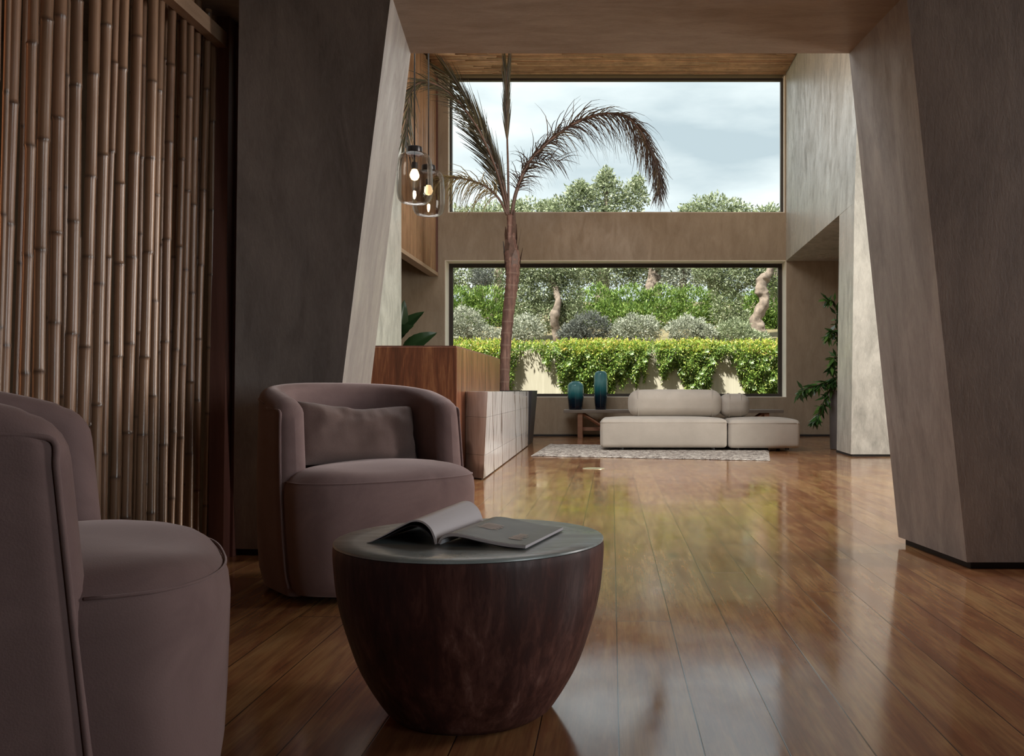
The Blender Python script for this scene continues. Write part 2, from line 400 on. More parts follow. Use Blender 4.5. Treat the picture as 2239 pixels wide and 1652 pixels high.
M['leaf_dark'] = leaf_mat('dark_grey_leaf', [(0.0, (0.07, 0.08, 0.07)), (1.0, (0.24, 0.25, 0.23))], 0.6)
M['leaf_vine'] = leaf_mat('vine_leaf', [(0.0, (0.05, 0.10, 0.02)), (0.45, (0.16, 0.27, 0.05)), (0.85, (0.36, 0.46, 0.10)), (1.0, (0.62, 0.62, 0.22))], 0.4)
M['leaf_yellow'] = leaf_mat('vine_tip_leaf', [(0.0, (0.16, 0.30, 0.04)), (0.5, (0.42, 0.52, 0.08)), (0.8, (0.72, 0.66, 0.16)), (1.0, (0.80, 0.50, 0.22))], 0.4)
M['rosette'] = leaf_mat('rosette_leaf', [(0.0, (0.28, 0.42, 0.16)), (1.0, (0.55, 0.68, 0.36))], 0.35)
M['palm_leaf'] = leaf_mat('palm_leaflet', [(0.0, (0.025, 0.022, 0.014)), (0.6, (0.05, 0.044, 0.024)), (1.0, (0.11, 0.09, 0.04))], 0.45, 0.25)
M['palm_dry'] = leaf_mat('palm_dry_leaflet', [(0.0, (0.035, 0.02, 0.016)), (0.7, (0.065, 0.04, 0.03)), (1.0, (0.12, 0.09, 0.045))], 0.5, 0.2)
M['palm_gold'] = leaf_mat('palm_gold_leaflet', [(0.0, (0.10, 0.075, 0.03)), (1.0, (0.34, 0.26, 0.11))], 0.5, 0.35)
M['house_leaf'] = leaf_mat('glossy_leaf', [(0.0, (0.02, 0.05, 0.015)), (0.6, (0.05, 0.13, 0.03)), (1.0, (0.13, 0.26, 0.06))], 0.25, 0.25)
M['broad_leaf'] = leaf_mat('broad_leaf', [(0.0, (0.012, 0.03, 0.012)), (1.0, (0.03, 0.065, 0.02))], 0.3, 0.25)
M['rachis'] = simple('palm_rachis', (0.10, 0.055, 0.04), 0.5, var=0.3, vscale=20)
M['bark'] = simple('olive_bark', (0.19, 0.145, 0.12), 0.9, var=0.45, vscale=9, bump=0.8)
def palm_bark():
    x = N('palm_bark'); a = x.noise(x.map((14, 14, 1.5)), 1.6, 6, 0.65, 0.5)
    w = x.n('ShaderNodeTexWave', wave_type='BANDS', bands_direction='Z'); w.inputs['Scale'].default_value = 1.6; w.inputs['Distortion'].default_value = 2.0; x.l(x.map((1, 1, 1)), w.inputs['Vector'])
    c = x.ramp(a, [(0.3, (0.075, 0.035, 0.028)), (0.55, (0.19, 0.10, 0.075)), (0.75, (0.33, 0.20, 0.15))])
    x.base(x.mix(x.mapr(w.outputs['Fac'], 0.0, 0.06, 0.35, 0.0), c, (0.30, 0.21, 0.16)))
    x.set(Roughness=0.7); x.bump(a, 0.5, 0.01); return x.m
M['palm_bark'] = palm_bark()
M['soil'] = simple('hill_soil', (0.16, 0.13, 0.07), 1.0, var=0.5, vscale=2.5)
M['pot_dark'] = simple('dark_planter', (0.028, 0.027, 0.03), 0.4)
M['planter_grey'] = simple('grey_planter', (0.10, 0.085, 0.08), 0.5, var=0.15, vscale=5)
def garden_wall_mat():
    x = N('garden_plaster'); a = x.noise(x.map((4, 4, 0.35)), 2.0, 6, 0.6, 0.3)
    x.base(x.ramp(a, [(0.35, (0.42, 0.375, 0.30)), (0.65, (0.54, 0.49, 0.40))])); x.set(Roughness=0.9); return x.m
M['garden_wall'] = garden_wall_mat()
def vase_mat():
    x = N('teal_glaze'); sep = x.n('ShaderNodeSeparateXYZ'); x.l(x.tc.outputs['Generated'], sep.inputs[0])
    n = x.noise(x.map((14, 14, 3)), 1.0, 4, 0.6); h = x.math('ADD', sep.outputs[2], x.math('MULTIPLY', x.math('SUBTRACT', n, 0.5), 0.22))
    x.base(x.ramp(h, [(0.05, (0.008, 0.010, 0.022)), (0.35, (0.010, 0.035, 0.06)), (0.55, (0.04, 0.24, 0.27)), (0.75, (0.20, 0.50, 0.52)), (0.95, (0.12, 0.36, 0.40))]))
    x.set(Roughness=0.12); x.p.inputs['Coat Weight'].default_value = 0.6
    tl = x.n('ShaderNodeBsdfTranslucent'); x.l(x.p.inputs['Base Color'].links[0].from_socket, tl.inputs[0]); mx = x.n('ShaderNodeMixShader'); mx.inputs[0].default_value = 0.35
    x.l(x.p.outputs[0], mx.inputs[1]); x.l(tl.outputs[0], mx.inputs[2]); x.l(mx.outputs[0], x.out.inputs[0]); return x.m
M['vase'] = vase_mat()
def rug_mat():
    x = N('woven_rug'); a = x.noise(x.map((1, 1, 1)), 13, 4, 0.7); b = x.noise(x.map((1, 1, 1)), 45, 2, 0.6)
    f = x.math('ADD', x.math('MULTIPLY', a, 0.6), x.math('MULTIPLY', b, 0.4))
    x.base(x.ramp(f, [(0.40, (0.09, 0.07, 0.06)), (0.5, (0.36, 0.31, 0.27)), (0.60, (0.68, 0.63, 0.56))])); x.set(Roughness=1.0); x.bump(f, 1.0, 0.02); return x.m
M['rug'] = rug_mat()
def emis(name, col, s):
    x = N(name); x.base((0, 0, 0)); x.p.inputs['Emission Color'].default_value = (*col, 1); x.p.inputs['Emission Strength'].default_value = s; return x.m
M['bulb'] = emis('bulb_glow', (1.0, 0.72, 0.36), 6.0)
M['spot'] = emis('downlight_glow', (1.0, 0.93, 0.85), 6.0)
M['paper'] = simple('paper', (0.56, 0.53, 0.55), 0.45)
def page_print():
    x = N('printed_page'); a = x.noise(x.map((1, 1, 1)), 9, 3); x.base(x.ramp(a, [(0.35, (0.10, 0.10, 0.095)), (0.7, (0.17, 0.165, 0.155))])); x.set(Roughness=0.35); return x.m
M['page_print'] = page_print()
M['ink'] = simple('copper_ink', (0.62, 0.44, 0.35), 0.4)
M['cover'] = simple('magazine_cover', (0.035, 0.03, 0.035), 0.35)
M['socket'] = simple('floor_socket', (0.62, 0.55, 0.36), 0.25, 0.5)
M['canvas'] = simple('ceiling_board', (0.16, 0.10, 0.06), 0.8)

# ------------------------------------------------------------------ the room
H = 6.81
def quadprism(mb, quad, z0, z1, mat=None):
    mb.hexa([(x, y, z0) for x, y in quad]+[(x, y, z1) for x, y in quad]); return mb
b = MB().box(-7.2, 7.2, -5.2, 17.6, -0.12, 0.0); struct(b.build('floor', M['floor']))
# back wall with the two windows
BY, BT = 17.3, 17.82
UX0, UX1, UZ0, UZ1 = -3.10, 3.27, 4.225, H
LX0, LX1, LZ0, LZ1 = -3.16, 3.30, 0.735, 3.325
b = MB()
b.box(-7.2, LX0, BY, BT, 0, LZ1); b.box(LX1, 7.2, BY, BT, 0, LZ1); b.box(LX0, LX1, BY, BT, 0, LZ0)
b.box(-7.2, 7.2, BY, BT, LZ1, UZ0); b.box(-7.2, UX0, BY, BT, UZ0, H+0.1); b.box(UX1, 7.2, BY, BT, UZ0, H+0.1)
struct(b.build('wall_back', M['plaster']))
def window(idx, x0, x1, z0, z1, fw, fy=17.55, top=True, lining=True):
    w = bpy.data.objects.new('window_%d' % idx, None); COL.objects.link(w); w['kind'] = 'structure'; w.location = ((x0+x1)/2, fy, z0)
    ox, oz = (x0+x1)/2, z0
    f = MB(); t = 0.07
    lx0, lx1, lz0, lz1 = x0-ox, x1-ox, 0.0, z1-z0
    f.box(lx0, lx0+fw, 0, t, lz0, lz1); f.box(lx1-fw, lx1, 0, t, lz0, lz1)
    f.box(lx0+fw, lx1-fw, 0, t, lz0, lz0+fw*0.8); f.box(lx0+fw, lx1-fw, 0, t, lz1-fw, lz1)
    f.build('window_frame', M['frame_dark'], w)
    g = MB().box(lx0+fw, lx1-fw, 0.03, 0.036, lz0+fw*0.8, lz1-fw); g.build('window_pane', M['pane'] if top else M['pane_high'], w)
    if lining:
        r = MB(); th = 0.012; y0 = BY-fy-0.002; y1 = 0.0
        r.box(lx0, lx0+th, y0, y1, lz0, lz1); r.box(lx1-th, lx1, y0, y1, lz0, lz1)
        if top: r.box(lx0+th, lx1-th, y0, y1, lz1-th, lz1)
        r.box(lx0+th, lx1-th, y0, y1, lz0, lz0+th)
        r.build('window_reveal', M['reveal'], w)
window(1, LX0, LX1, LZ0, LZ1, 0.085, 17.68)
window(2, UX0, UX1, UZ0, UZ1, 0.05, 17.42, top=False)

# portal between lounge and hall: two leaning piers and the beam they carry
ZS = 2.744
pier_l = [(-2.30, 4.76), (-1.497, 4.70), (-1.536, 5.42), (-2.30, 5.42)]
top_l = [(-2.00, 4.36), (-1.053, 4.36), (-1.129, 5.13), (-2.00, 5.13)]
def lean(bot, top, z, f):   # extrapolate corners to height f
    return [(bx+(tx-bx)*f/z, by+(ty-by)*f/z) for (bx, by), (tx, ty) in zip(bot, top)]
zb, zt = 0.035, 4.2
pl_bot = [(P(509, 1216, 4.74).x, 4.74), (-1.497, 4.70), (-1.536, 5.42), (-1.985, 5.42)]
pl_top = [(P(523, 0, 4.40).x, 4.40), (-1.053, 4.36), (-1.129, 5.13), (-1.80, 5.13)]
lo = lean(pl_bot, pl_top, ZS, zb); hi = lean(pl_bot, pl_top, ZS, ZS+0.02)
MBp = MB().hexa([(x, y, zb) for x, y in lo]+[(x, y, ZS+0.02) for x, y in hi])
struct(MBp.build('wall_left_pier', M['plaster_grey']))
gl = [(x*1.0+(0.02 if i in (0, 3) else -0.03), y+(0.03 if i < 2 else -0.03)) for i, (x, y) in enumerate(lo)]
struct(MB().hexa([(x, y, 0) for x, y in gl]+[(x, y, zb) for x, y in gl]).build('shadow_gap_left_pier', M['shadow_gap']))  # recessed gap at the floor; its shade is put into the dark colour
pr_bot = [(1.696, 4.36), (4.9, 4.36), (4.9, 5.12), (1.608, 5.12)]
pr_top = [(1.403, 4.36), (4.9, 4.36), (4.9, 5.13), (1.330, 5.13)]
lo = lean(pr_bot, pr_top, ZS, zb); hi = lean(pr_bot, pr_top, ZS, ZS+0.02)
struct(MB().hexa([(x, y, zb) for x, y in lo]+[(x, y, ZS+0.02) for x, y in hi]).build('wall_right_pier', M['plaster_grey']))
gl = [(lo[0][0]+0.03, lo[0][1]+0.03), (4.88, 4.39), (4.88, 5.09), (lo[3][0]+0.03, lo[3][1]-0.03)]
struct(MB().hexa([(x, y, 0) for x, y in gl]+[(x, y, zb) for x, y in gl]).build('shadow_gap_right_pier', M['shadow_gap']))  # same recessed gap under the right pier, shade given as near-black colour
b = MB(); b.box(-7.2, 7.2, 4.36, 5.13, ZS, H+0.1)
struct(b.build('wall_beam', M['plaster_beam']))
b = MB(); b.box(-7.2, pl_bot[3][0]-0.0, 4.95, 5.13, 0, ZS); b.box(4.9, 7.2, 4.36, 5.13, 0, ZS)
struct(b.build('wall_front', M['plaster']))
# hall side walls
RX = 3.29
b = MB()
# upper part above the alcove, and the pier in front of it down to the floor
b.hexa([(3.11, 11.9, 0.03), (7.2, 11.9, 0.03), (7.2, 12.8, 0.03), (3.145, 12.8, 0.03), (3.155, 11.9, 3.31), (7.2, 11.9, 3.31), (7.2, 12.8, 3.31), (3.182, 12.8, 3.31)])
b.hexa([(3.155, 11.9, 3.31), (7.2, 11.9, 3.31), (7.2, 17.3, 3.31), (RX, 17.3, 3.31), (3.27, 11.9, H+0.1), (7.2, 11.9, H+0.1), (7.2, 17.3, H+0.1), (RX, 17.3, H+0.1)])
struct(b.build('wall_right', M['plaster_pale']))
struct(MB().box(3.13, 7.18, 11.93, 12.77, 0, 0.03).build('shadow_gap_right', M['shadow_gap']))  # gap below the hall pier, its shade held in the dark colour
struct(MB().box(-7.0, 7.0, 17.275, 17.3, 0, 0.035).build('shade_strip_back', M['shadow_gap']))  # dark strip painting the shade line where back wall meets floor
struct(MB().box(-7.0, -3.2, 10.5, 13.9, 0, H+0.1).build('wall_left', M['plaster_pale']))
struct(MB().box(-7.2, -7.0, 5.13, 17.3, 0, H+0.1).build('wall_far_left', M['plaster']))
b = MB(); b.box(7.0, 7.2, 10.6, 11.9, 0, H+0.1); b.box(7.0, 7.2, 5.13, 6.6, 0, H+0.1); b.box(7.0, 7.2, 6.6, 10.6, 4.8, H+0.1); b.box(7.0, 7.2, 12.8, 17.3, 0, 3.31)
struct(b.build('wall_far_right', M['plaster']))
# ceiling of the hall: boarding behind thin canes
b = MB(); b.box(-7.2, 7.2, 11.2, BT, H+0.06, H+0.2); b.box(-7.2, 7.2, 5.13, 11.2, H+0.06, H+0.2)
struct(b.build('ceiling', M['canvas']))
random.seed(4)
b = MB(); y = 11.3; k = 0
while y < 17.28:
    r = random.uniform(0.016, 0.026); x = -3.30+random.uniform(-1.5, 0)
    while x < 3.28:
        L = random.uniform(1.7, 2.0) if False else 1.9
        x0, x1 = max(x, -3.28), min(x+L, 3.27)
        if x1-x0 > 0.05:
            dz = random.uniform(-0.006, 0.006)
            b.tube([(x0, y+random.uniform(-.008, .008), H+0.03+dz), ((x0+x1)/2, y+random.uniform(-.012, .012), H+0.03), (x1, y+random.uniform(-.008, .008), H+0.03+dz)], r, 6)
        x += L
    y += r*2+random.choice([0.002, 0.004, 0.014, 0.022])
struct(tag(b.build('trim_1', M['cane'], smooth=True)))
# lounge shell
struct(MB().box(-7.2, 7.2, -5.2, 4.36, 3.3, 3.45).build('ceiling_lounge', M['plaster']))
struct(MB().box(-7.2, 7.2, -5.4, -5.2, 0, 3.3).build('wall_rear', M['plaster']))
struct(MB().box(-3.7, -3.5, -5.2, 4.95, 0, 3.3).build('wall_lounge_left', M['plaster']))
b = MB(); b.box(5.0, 5.2, -5.2, -2.8, 0, 3.3); b.box(5.0, 5.2, -0.4, 3.4, 0, 3.3); b.box(5.0, 5.2, -2.8, -0.4, 3.1, 3.3); b.box(5.0, 5.2, 3.4, 4.36, 3.1, 3.3)
struct(b.build('wall_lounge_right', M['plaster']))

# ------------------------------------------------------------------ thin cane screen high on the hall's left side
s = thing('cane_screen', 'upright screen of thin reddish canes hanging high beside the upper window', 'screen', (-3.32, 14.0, 3.05))
def lp(v, o=s): return (v[0]-o.location[0], v[1]-o.location[1], v[2]-o.location[2])
y = 13.92; i = 0
random.seed(9)
while y < 17.22 and i < 98:
    r = random.uniform(0.013, 0.021)
    xo = random.uniform(-0.01, 0.01)
    c = MB().tube([lp((-3.33+xo, y, 3.08)), lp((-3.33+xo+random.uniform(-.01, .01), y+random.uniform(-.01, .01), 5.0)), lp((-3.33+xo, y, 6.8))], r, 6)
    c.build('cane', M['cane'], s, True); y += r*2+random.choice([0.001, 0.003, 0.004, 0.018, 0.024]); i += 1
MB().box(*[v for v in (-0.12, 0.04, -0.1, 3.28, -0.03, 0.035)]).build('bottom_rail', M['rail_wood'], s)
MB().box(-0.10, 0.035, 3.22, 3.285, 0.035, 3.74).build('end_post', M['post_wood'], s)
MB().box(-0.10, -0.06, -0.1, 3.22, 0.035, 3.74).build('backing_board', M['post_wood'], s)

# ------------------------------------------------------------------ thick bamboo screen of the lounge
s = thing('bamboo_screen', 'tall screen of thick bamboo poles beside the dark post, left of lounge chairs', 'screen', (-2.03, 3.9, 0))
random.seed(21)
def pole(pxz, wz, back=0.0):
    px = pxz*0.3753; X = -2.03-back; d = -X*F/(VX-px); r = wz*0.3753*d/F/2
    ln = 0.024*(1720-px)/1700
    mb = MB(); n = 10; z = 0.02; prof = []; nodeat = []
    zz = random.uniform(-0.3, 0.0); nodes = []
    while zz < 3.3:
        zz += random.uniform(0.30, 0.52); nodes.append(zz)
    zs = [0.02]
    for q in nodes:
        zs += [q-0.10, q-0.014, q-0.006, q, q+0.006, q+0.014, q+0.10]
    zs = sorted(set(round(v, 4) for v in zs if 0.02 <= v <= 3.27)); zs.append(3.28)
    ph = random.uniform(0, 6); amp = random.uniform(0.002, 0.007)
    kinks = {q: (random.uniform(-1, 1)*0.005, random.uniform(-1, 1)*0.005) for q in nodes}
    vs = []; at = []; fs = []
    for zv in zs:
        dq = min(abs(zv-q) for q in nodes)
        rr = r*(1.0 + 0.10*math.exp(-(dq/0.008)**2) + 0.02*math.exp(-(dq/0.05)**2)); a = math.exp(-(dq/0.007)**2)*0.75
        kx, ky = 0.0, 0.0
        for q in nodes:
            if zv > q: kx += kinks[q][0]; ky += kinks[q][1]
        cx = X + (zv-1.6)*ln + amp*math.sin(zv*1.7+ph) + kx*0.5; cyy = d + amp*math.cos(zv*1.3+ph) + ky*0.5
        for k in range(n):
            t = 2*math.pi*k/n; vs.append(lp((cx+rr*math.cos(t), cyy+rr*math.sin(t), zv), s)); at.append(a)
    for i in range(len(zs)-1):
        for k in range(n):
            k2 = (k+1) % n; fs.append((i*n+k, i*n+k2, (i+1)*n+k2, (i+1)*n+k))
    mb.add(vs, fs); mb.attr = at
    mb.build('bamboo_pole', M['bamboo'], s, True)
front = [(-30, 34), (8, 34), (63, 64), (167, 54), (257, 66), (336, 66), (425, 62), (515, 60), (597, 56), (649, 40), (700, 52), (778, 56), (853, 54), (914, 46), (978, 46), (1038, 36), (1080, 40), (1133, 44), (1178, 36), (1229, 38)]
for a, w in front: pole(a, w)
for a, w in [(40, 40), (118, 34), (212, 34), (300, 40), (385, 34), (467, 34), (548, 40), (625, 36), (745, 30), (818, 34), (885, 30), (942, 26), (1008, 24), (1060, 24), (1108, 26), (1155, 24)]: pole(a, w, 0.10)
def rail_box(z0, z1, x0, x1, y0, y1): return [lp((x0, y0, z0), s), lp((x1, y0, z0), s), lp((x1, y1, z0), s), lp((x0, y1, z0), s), lp((x0, y0, z1), s), lp((x1, y0, z1), s), lp((x1, y1, z1), s), lp((x0, y1, z1), s)]
MB().hexa(rail_box(2.585, 2.66, -1.995, -1.945, 2.0, 4.70)).build('cross_rail', M['rail_wood'], s)
MB().hexa(rail_box(0.0, 0.04, -2.12, -1.96, 2.0, 4.60)).build('floor_rail', M['post_wood'], s)
for x0, x1, nm in ((P(466, 0, 4.66).x, P(499, 0, 4.66).x, 'side_post'), (P(498, 0, 4.72).x, P(516, 0, 4.72).x, 'side_post')):
    d0 = 4.62 if x0 < -2.0 else 4.70
    q = [(x0-0.01, d0, 0), (x1-0.01, d0, 0), (x1-0.01, d0+0.09, 0), (x0-0.01, d0+0.09, 0), (x0+0.03, d0, 3.28), (x1+0.03, d0, 3.28), (x1+0.03, d0+0.09, 3.28), (x0+0.03, d0+0.09, 3.28)]
    MB().hexa([lp(v, s) for v in q]).build(nm, M['post_wood'], s)

# ------------------------------------------------------------------ reception desk
d = thing('reception_desk', 'tall walnut reception counter behind the lounge, wood grain running upright', 'desk', (-2.3, 10.0, 0))
o = d
def L(v): return (v[0]-o.location[0], v[1]-o.location[1], v[2]-o.location[2])
dx = -1.442
b = MB().hexa([L(v) for v in [(-3.1, 8.5, 0.0), (dx, 8.5, 0.0), (dx, 11.7, 0.0), (-3.1, 11.7, 0.0), (-3.1, 8.5, 1.262), (dx, 8.5, 1.262), (dx+0.01, 11.7, 1.262), (-3.1, 11.7, 1.262)]])
bevel(b.build('counter_body', M['desk_wood'], d), 0.004)
MB().hexa([L(v) for v in [(-3.08, 8.52, 1.262), (dx-0.01, 8.52, 1.262), (dx-0.01, 11.69, 1.262), (-3.08, 11.69, 1.262), (-3.08, 8.52, 1.275), (dx-0.01, 8.52, 1.275), (dx-0.01, 11.69, 1.275), (-3.08, 11.69, 1.275)]]).build('counter_top', M['post_wood'], d)
o = thing('marble_plinth', 'low veined marble block along the right side of the walnut counter', 'plinth', (-1.3, 11.5, 0))
m0 = [(dx+0.003, 9.0), (-1.231, 8.76), (-1.302, 14.2), (-1.437, 14.2)]; m1 = [(dx+0.003, 9.0), (-1.188, 8.76), (-1.292, 14.2), (-1.43, 14.2)]
zc = [0.012, 0.27, 0.272, 0.848]
def ipl(z): return [(a+(c-a)*z/0.85, b_+(dd-b_)*z/0.85) for (a, b_), (c, dd) in zip(m0, m1)]
for z0, z1 in ((0.012, 0.235), (0.237, 0.60), (0.602, 0.848)):
    b = MB().hexa([L((x, y, z0)) for x, y in ipl(z0)]+[L((x, y, z1)) for x, y in ipl(z1)])
    bevel(b.build('marble_slab', M['marble'], o), 0.002)
MB().hexa([L((x+(-.02 if i in (1, 2) else .0), y+(0.02 if i < 2 else -0.02), 0)) for i, (x, y) in enumerate(m0)]+[L((x+(-.02 if i in (1, 2) else .0), y+(0.02 if i < 2 else -0.02), 0.012)) for i, (x, y) in enumerate(m0)]).build('base_strip', M['shadow_gap'], o)
t = MB().add([Vector(v) for v in [(-1.66, 8.9, 1.275), (-1.60, 8.9, 1.275), (-1.60, 9.0, 1.275), (-1.66, 9.0, 1.275), (-1.655, 8.91, 1.296), (-1.63, 8.91, 1.285), (-1.63, 8.99, 1.285), (-1.655, 8.99, 1.296)]], [(3, 2, 1, 0), (4, 5, 6, 7), (0, 1, 5, 4), (1, 2, 6, 5), (2, 3, 7, 6), (3, 0, 4, 7)])
tag(t.build('card_holder', M['black']), 'small black wedge lying on the top of the walnut counter', 'desk item')

# ------------------------------------------------------------------ armchairs
def rotm(a): return Matrix.Rotation(a, 4, 'Z')
def make_chair(label, loc, rz):
    t = thing('tub_armchair', label, 'armchair', loc, rz)
    A, Bk, th = 0.362, 0.335, 0.056     # half width and depth of the shell's centre line, half thickness
    yf = -0.14; ys = 0.03; n = 2.5
    path = []
    K = 9
    for i in range(K): path.append((-A, yf+(ys-yf)*i/K))
    m = 44
    for i in range(m+1):
        a = math.pi*i/m; c, s_ = math.cos(a), math.sin(a)
        path.append((-A*math.copysign(abs(c)**(2/n), c), ys+(Bk-ys+0.0)*abs(s_)**(2/n)))
    for i in range(1, K+1): path.append((A, ys+(yf-ys)*i/K))
    # end caps: thickness fades to nothing over a half circle
    ext = []
    for i in range(5):
        a = math.pi/2*i/5; ext.append((math.cos(a), math.sin(a)))
    full = []
    def hz(y): # top height
        u = max(0.0, min(1.0, (y-yf)/(Bk-yf)))
        return 0.815+0.075*(u**0.8)
    pts = []
    for (cs, sn) in reversed(ext[1:]+[(0.0, 1.0)]): pts.append((-A, yf-th*sn, cs))
    for x, y in path: pts.append((x, y, 1.0))
    for (cs, sn) in ext[1:]+[(0.0, 1.0)]: pts.append((A, yf-th*sn, cs))
    rows = []; N_ = len(pts)
    # arc top profile; drop near the arm ends
    for i, (x, y, w) in enumerate(pts):
        p0 = pts[max(i-1, 0)]; p1 = pts[min(i+1, N_-1)]
        tx, ty = p1[0]-p0[0], p1[1]-p0[1]; l = math.hypot(tx, ty) or 1; tx /= l; ty /= l
        nx, ny = -ty, tx       # points outwards (left of travel)
        hw = th*w; top = hz(y)
        e = max(0.0, (yf+0.03-y)/(0.03+th)); drop = 0.055*(1-math.sqrt(max(0.0, 1-min(1, e)**2)))
        top -= drop
        row = []
        def put(off, z):
            yy = y
            f = max(0.0, min(1.0, (ys+0.06-y)/(ys+0.06-yf)))
            lean_ = 0.075*f*max(0.0, min(1.0, (z-0.05)/0.80))
            # outer skin tucks in towards the floor and slightly out in the middle
            tuck = 0.0
            if off > 0: tuck = -0.022*math.exp(-(z/0.07)**2)+0.012*math.sin(math.pi*min(1, z/0.85))
            q = off+tuck
            row.append((x+nx*q*1.0, yy+ny*q+lean_, z))
        for z in (0.025, 0.05, 0.10, 0.18, 0.30, 0.42, 0.52, 0.62, 0.70, 0.76): put(hw, min(z, top-0.05) if z > 0.6 else z)
        for k in range(9):
            a = math.pi*k/8; put(hw*math.cos(a), top-0.045+0.045*math.sin(a)*(0.4+0.6*w))
        for z in (0.74, 0.66, 0.58, 0.50, 0.42, 0.30): put(-hw, min(z, top-0.05))
        rows.append(row)
    mb = MB().grid(rows)
    # bottom closing is hidden by the seat block
    sh = mb.build('backrest_shell', M['velvet'], t, True)
    # piping down the outside near each arm end and over the rim
    for sg in (-1, 1):
        pp = []
        yp = yf-0.036
        for z in [0.06, 0.10, 0.2, 0.32, 0.44, 0.56, 0.66, 0.72, 0.765]:
            ln = 0.075*max(0.0, min(1.0, (z-0.05)/0.80))
            tuck = -0.022*math.exp(-(z/0.07)**2)+0.012*math.sin(math.pi*min(1, z/0.85))
            pp.append((sg*(A+th*0.80+tuck+0.003), yp+ln, z))
        top = hz(yp)-0.028
        arc = [(sg*(A+th*0.93+0.002), yp+0.115, top-0.012), (sg*(A+th*0.99+0.002), yp+0.20, top-0.006)]
        MB().tube(smoothpath(pp+arc, 4), 0.006, 6).build('piping', M['velvet'], t, True)
    # rim seam along the outside just under the top
    rim = []
    for i, (x, y, w) in enumerate(pts):
        if y < yf+0.16: continue
        p0 = pts[max(i-1, 0)]; p1 = pts[min(i+1, N_-1)]; tx, ty = p1[0]-p0[0], p1[1]-p0[1]; l = math.hypot(tx, ty) or 1
        q = th+0.0015; f = max(0.0, min(1.0, (ys+0.06-y)/(ys+0.06-yf)))
        rim.append((x-ty/l*q, y+tx/l*q+0.07*f, hz(y)-0.05))
    MB().tube(rim, 0.0045, 6).build('rim_seam', M['velvet'], t, True)
    # seat block
    def outline(k, grow=0.0):
        a = 2*math.pi*k/72; c, s_ = math.cos(a), math.sin(a)
        if s_ < 0:
            e = 2/2.8; x = (0.425+grow)*math.copysign(abs(c)**e, c); y = -0.10-(0.312+grow)*abs(s_)**e
            x *= 1-0.055*max(0.0, 1-abs(y+0.10)/0.16)**0.7
        else:
            e = 2/2.2; x = (0.425+grow)*math.copysign(abs(c)**e, c); y = -0.10+(0.36+grow)*abs(s_)**e
            x *= 0.945*(1-0.18*min(1, (y+0.10)/0.12))
        return x, y
    rows = []
    prof = [(-0.06, 0.022), (-0.035, 0.028), (-0.016, 0.055), (-0.006, 0.12), (0.0, 0.22), (0.004, 0.34), (0.006, 0.42), (0.002, 0.46), (-0.006, 0.482), (-0.009, 0.485), (-0.022, 0.500), (-0.045, 0.515), (-0.08, 0.526), (-0.14, 0.536), (-0.22, 0.544), (-0.30, 0.548), (-0.40, 0.55)]
    for g, z in prof:
        row = []
        for k in range(73):
            x, y = outline(k % 72, g if g > -0.2 else -0.2)
            if g <= -0.2:
                f = (0.414+g)/(0.214); x *= f; y = -0.08+(y+0.08)*f
            zz = z - 0.010*max(0, (y+0.1)) + 0.004*math.sin(9*x+5*y)
            if g < -0.01 and g > -0.2: zz += 0.004*math.sin(14*x)*math.exp(-((y+0.3)/0.1)**2)
            row.append((x, y, zz))
        rows.append(row)
    mb = MB().grid(rows); mb.f.append(tuple(len(mb.v)-73+k for k in range(72)))
    mb.build('seat', M['velvet'], t, True)
    pp = [(lambda q: (q[0], q[1], 0.484))(outline(k, -0.004)) for k in range(37, 72)]
    MB().tube(pp, 0.0035, 6).build('seat_seam', M['velvet'], t, True)
    MB().lathe([(0.24, 0.0), (0.25, 0.005), (0.25, 0.015), (0.2, 0.03)], n=40).build('swivel_base', M['black_metal'], t, True, 40)
    return t
ch1 = make_chair('mauve velvet tub armchair with a brown cushion, beyond the drum table', (-1.10, 4.06, 0), R(40))
ch2 = make_chair('mauve velvet tub armchair cut off by the left edge, nearest the bamboo poles', (-1.25, 1.90, 0), R(117))

# cushion leaning in the centre chair
def cushion(w, h, th_, M4, mat):
    rows = []; n = 34; mb = MB()
    for sg in (1, -1):
        rows = []
        for j in range(n+1):
            v = -1+2*j/n; row = []
            for i in range(n+1):
                u = -1+2*i/n
                pin = 1-0.07*(1-u*u)*0 - 0.06*(1-abs(u)**1.5)*(abs(v)**3) ; pin2 = 1-0.06*(1-abs(v)**1.5)*(abs(u)**3)
                t_ = th_*(max(0, 1-abs(u)**3.2)**0.6)*(max(0, 1-abs(v)**3.2)**0.6)
                x = u*w/2*pin2; z = v*h/2*pin
                wr = 0.022*mnoise.noise(Vector((x*9, z*14, sg*3)))+0.016*mnoise.noise(Vector((x*24, z*13, 7)))*(0.5+0.5*v)
                if v > 0.2: wr += 0.008*math.sin(x*38+z*22)*max(0, v-0.2)*math.exp(-((x)/0.12)**2)
                sag = 0.02*max(0, v)*math.exp(-(u/0.5)**2)
                row.append(M4 @ Vector((x, -sg*(t_/2+wr*min(1, t_*20)), z-sag)))
            rows.append(row)
        mb.grid(rows)
    return mb.build('scatter_cushion', mat, None, True)
Mc = Matrix.Translation((-1.10, 4.06, 0)) @ rotm(R(40)) @ Matrix.Translation((0.02, 0.105, 0.655)) @ Matrix.Rotation(R(-16), 4, 'X') @ Matrix.Rotation(R(3), 4, 'Y')
cu = cushion(0.58, 0.29, 0.16, Mc, M['pillow'])
tag(cu, 'dark brown creased cushion leaning in the armchair beyond the drum table', 'cushion')

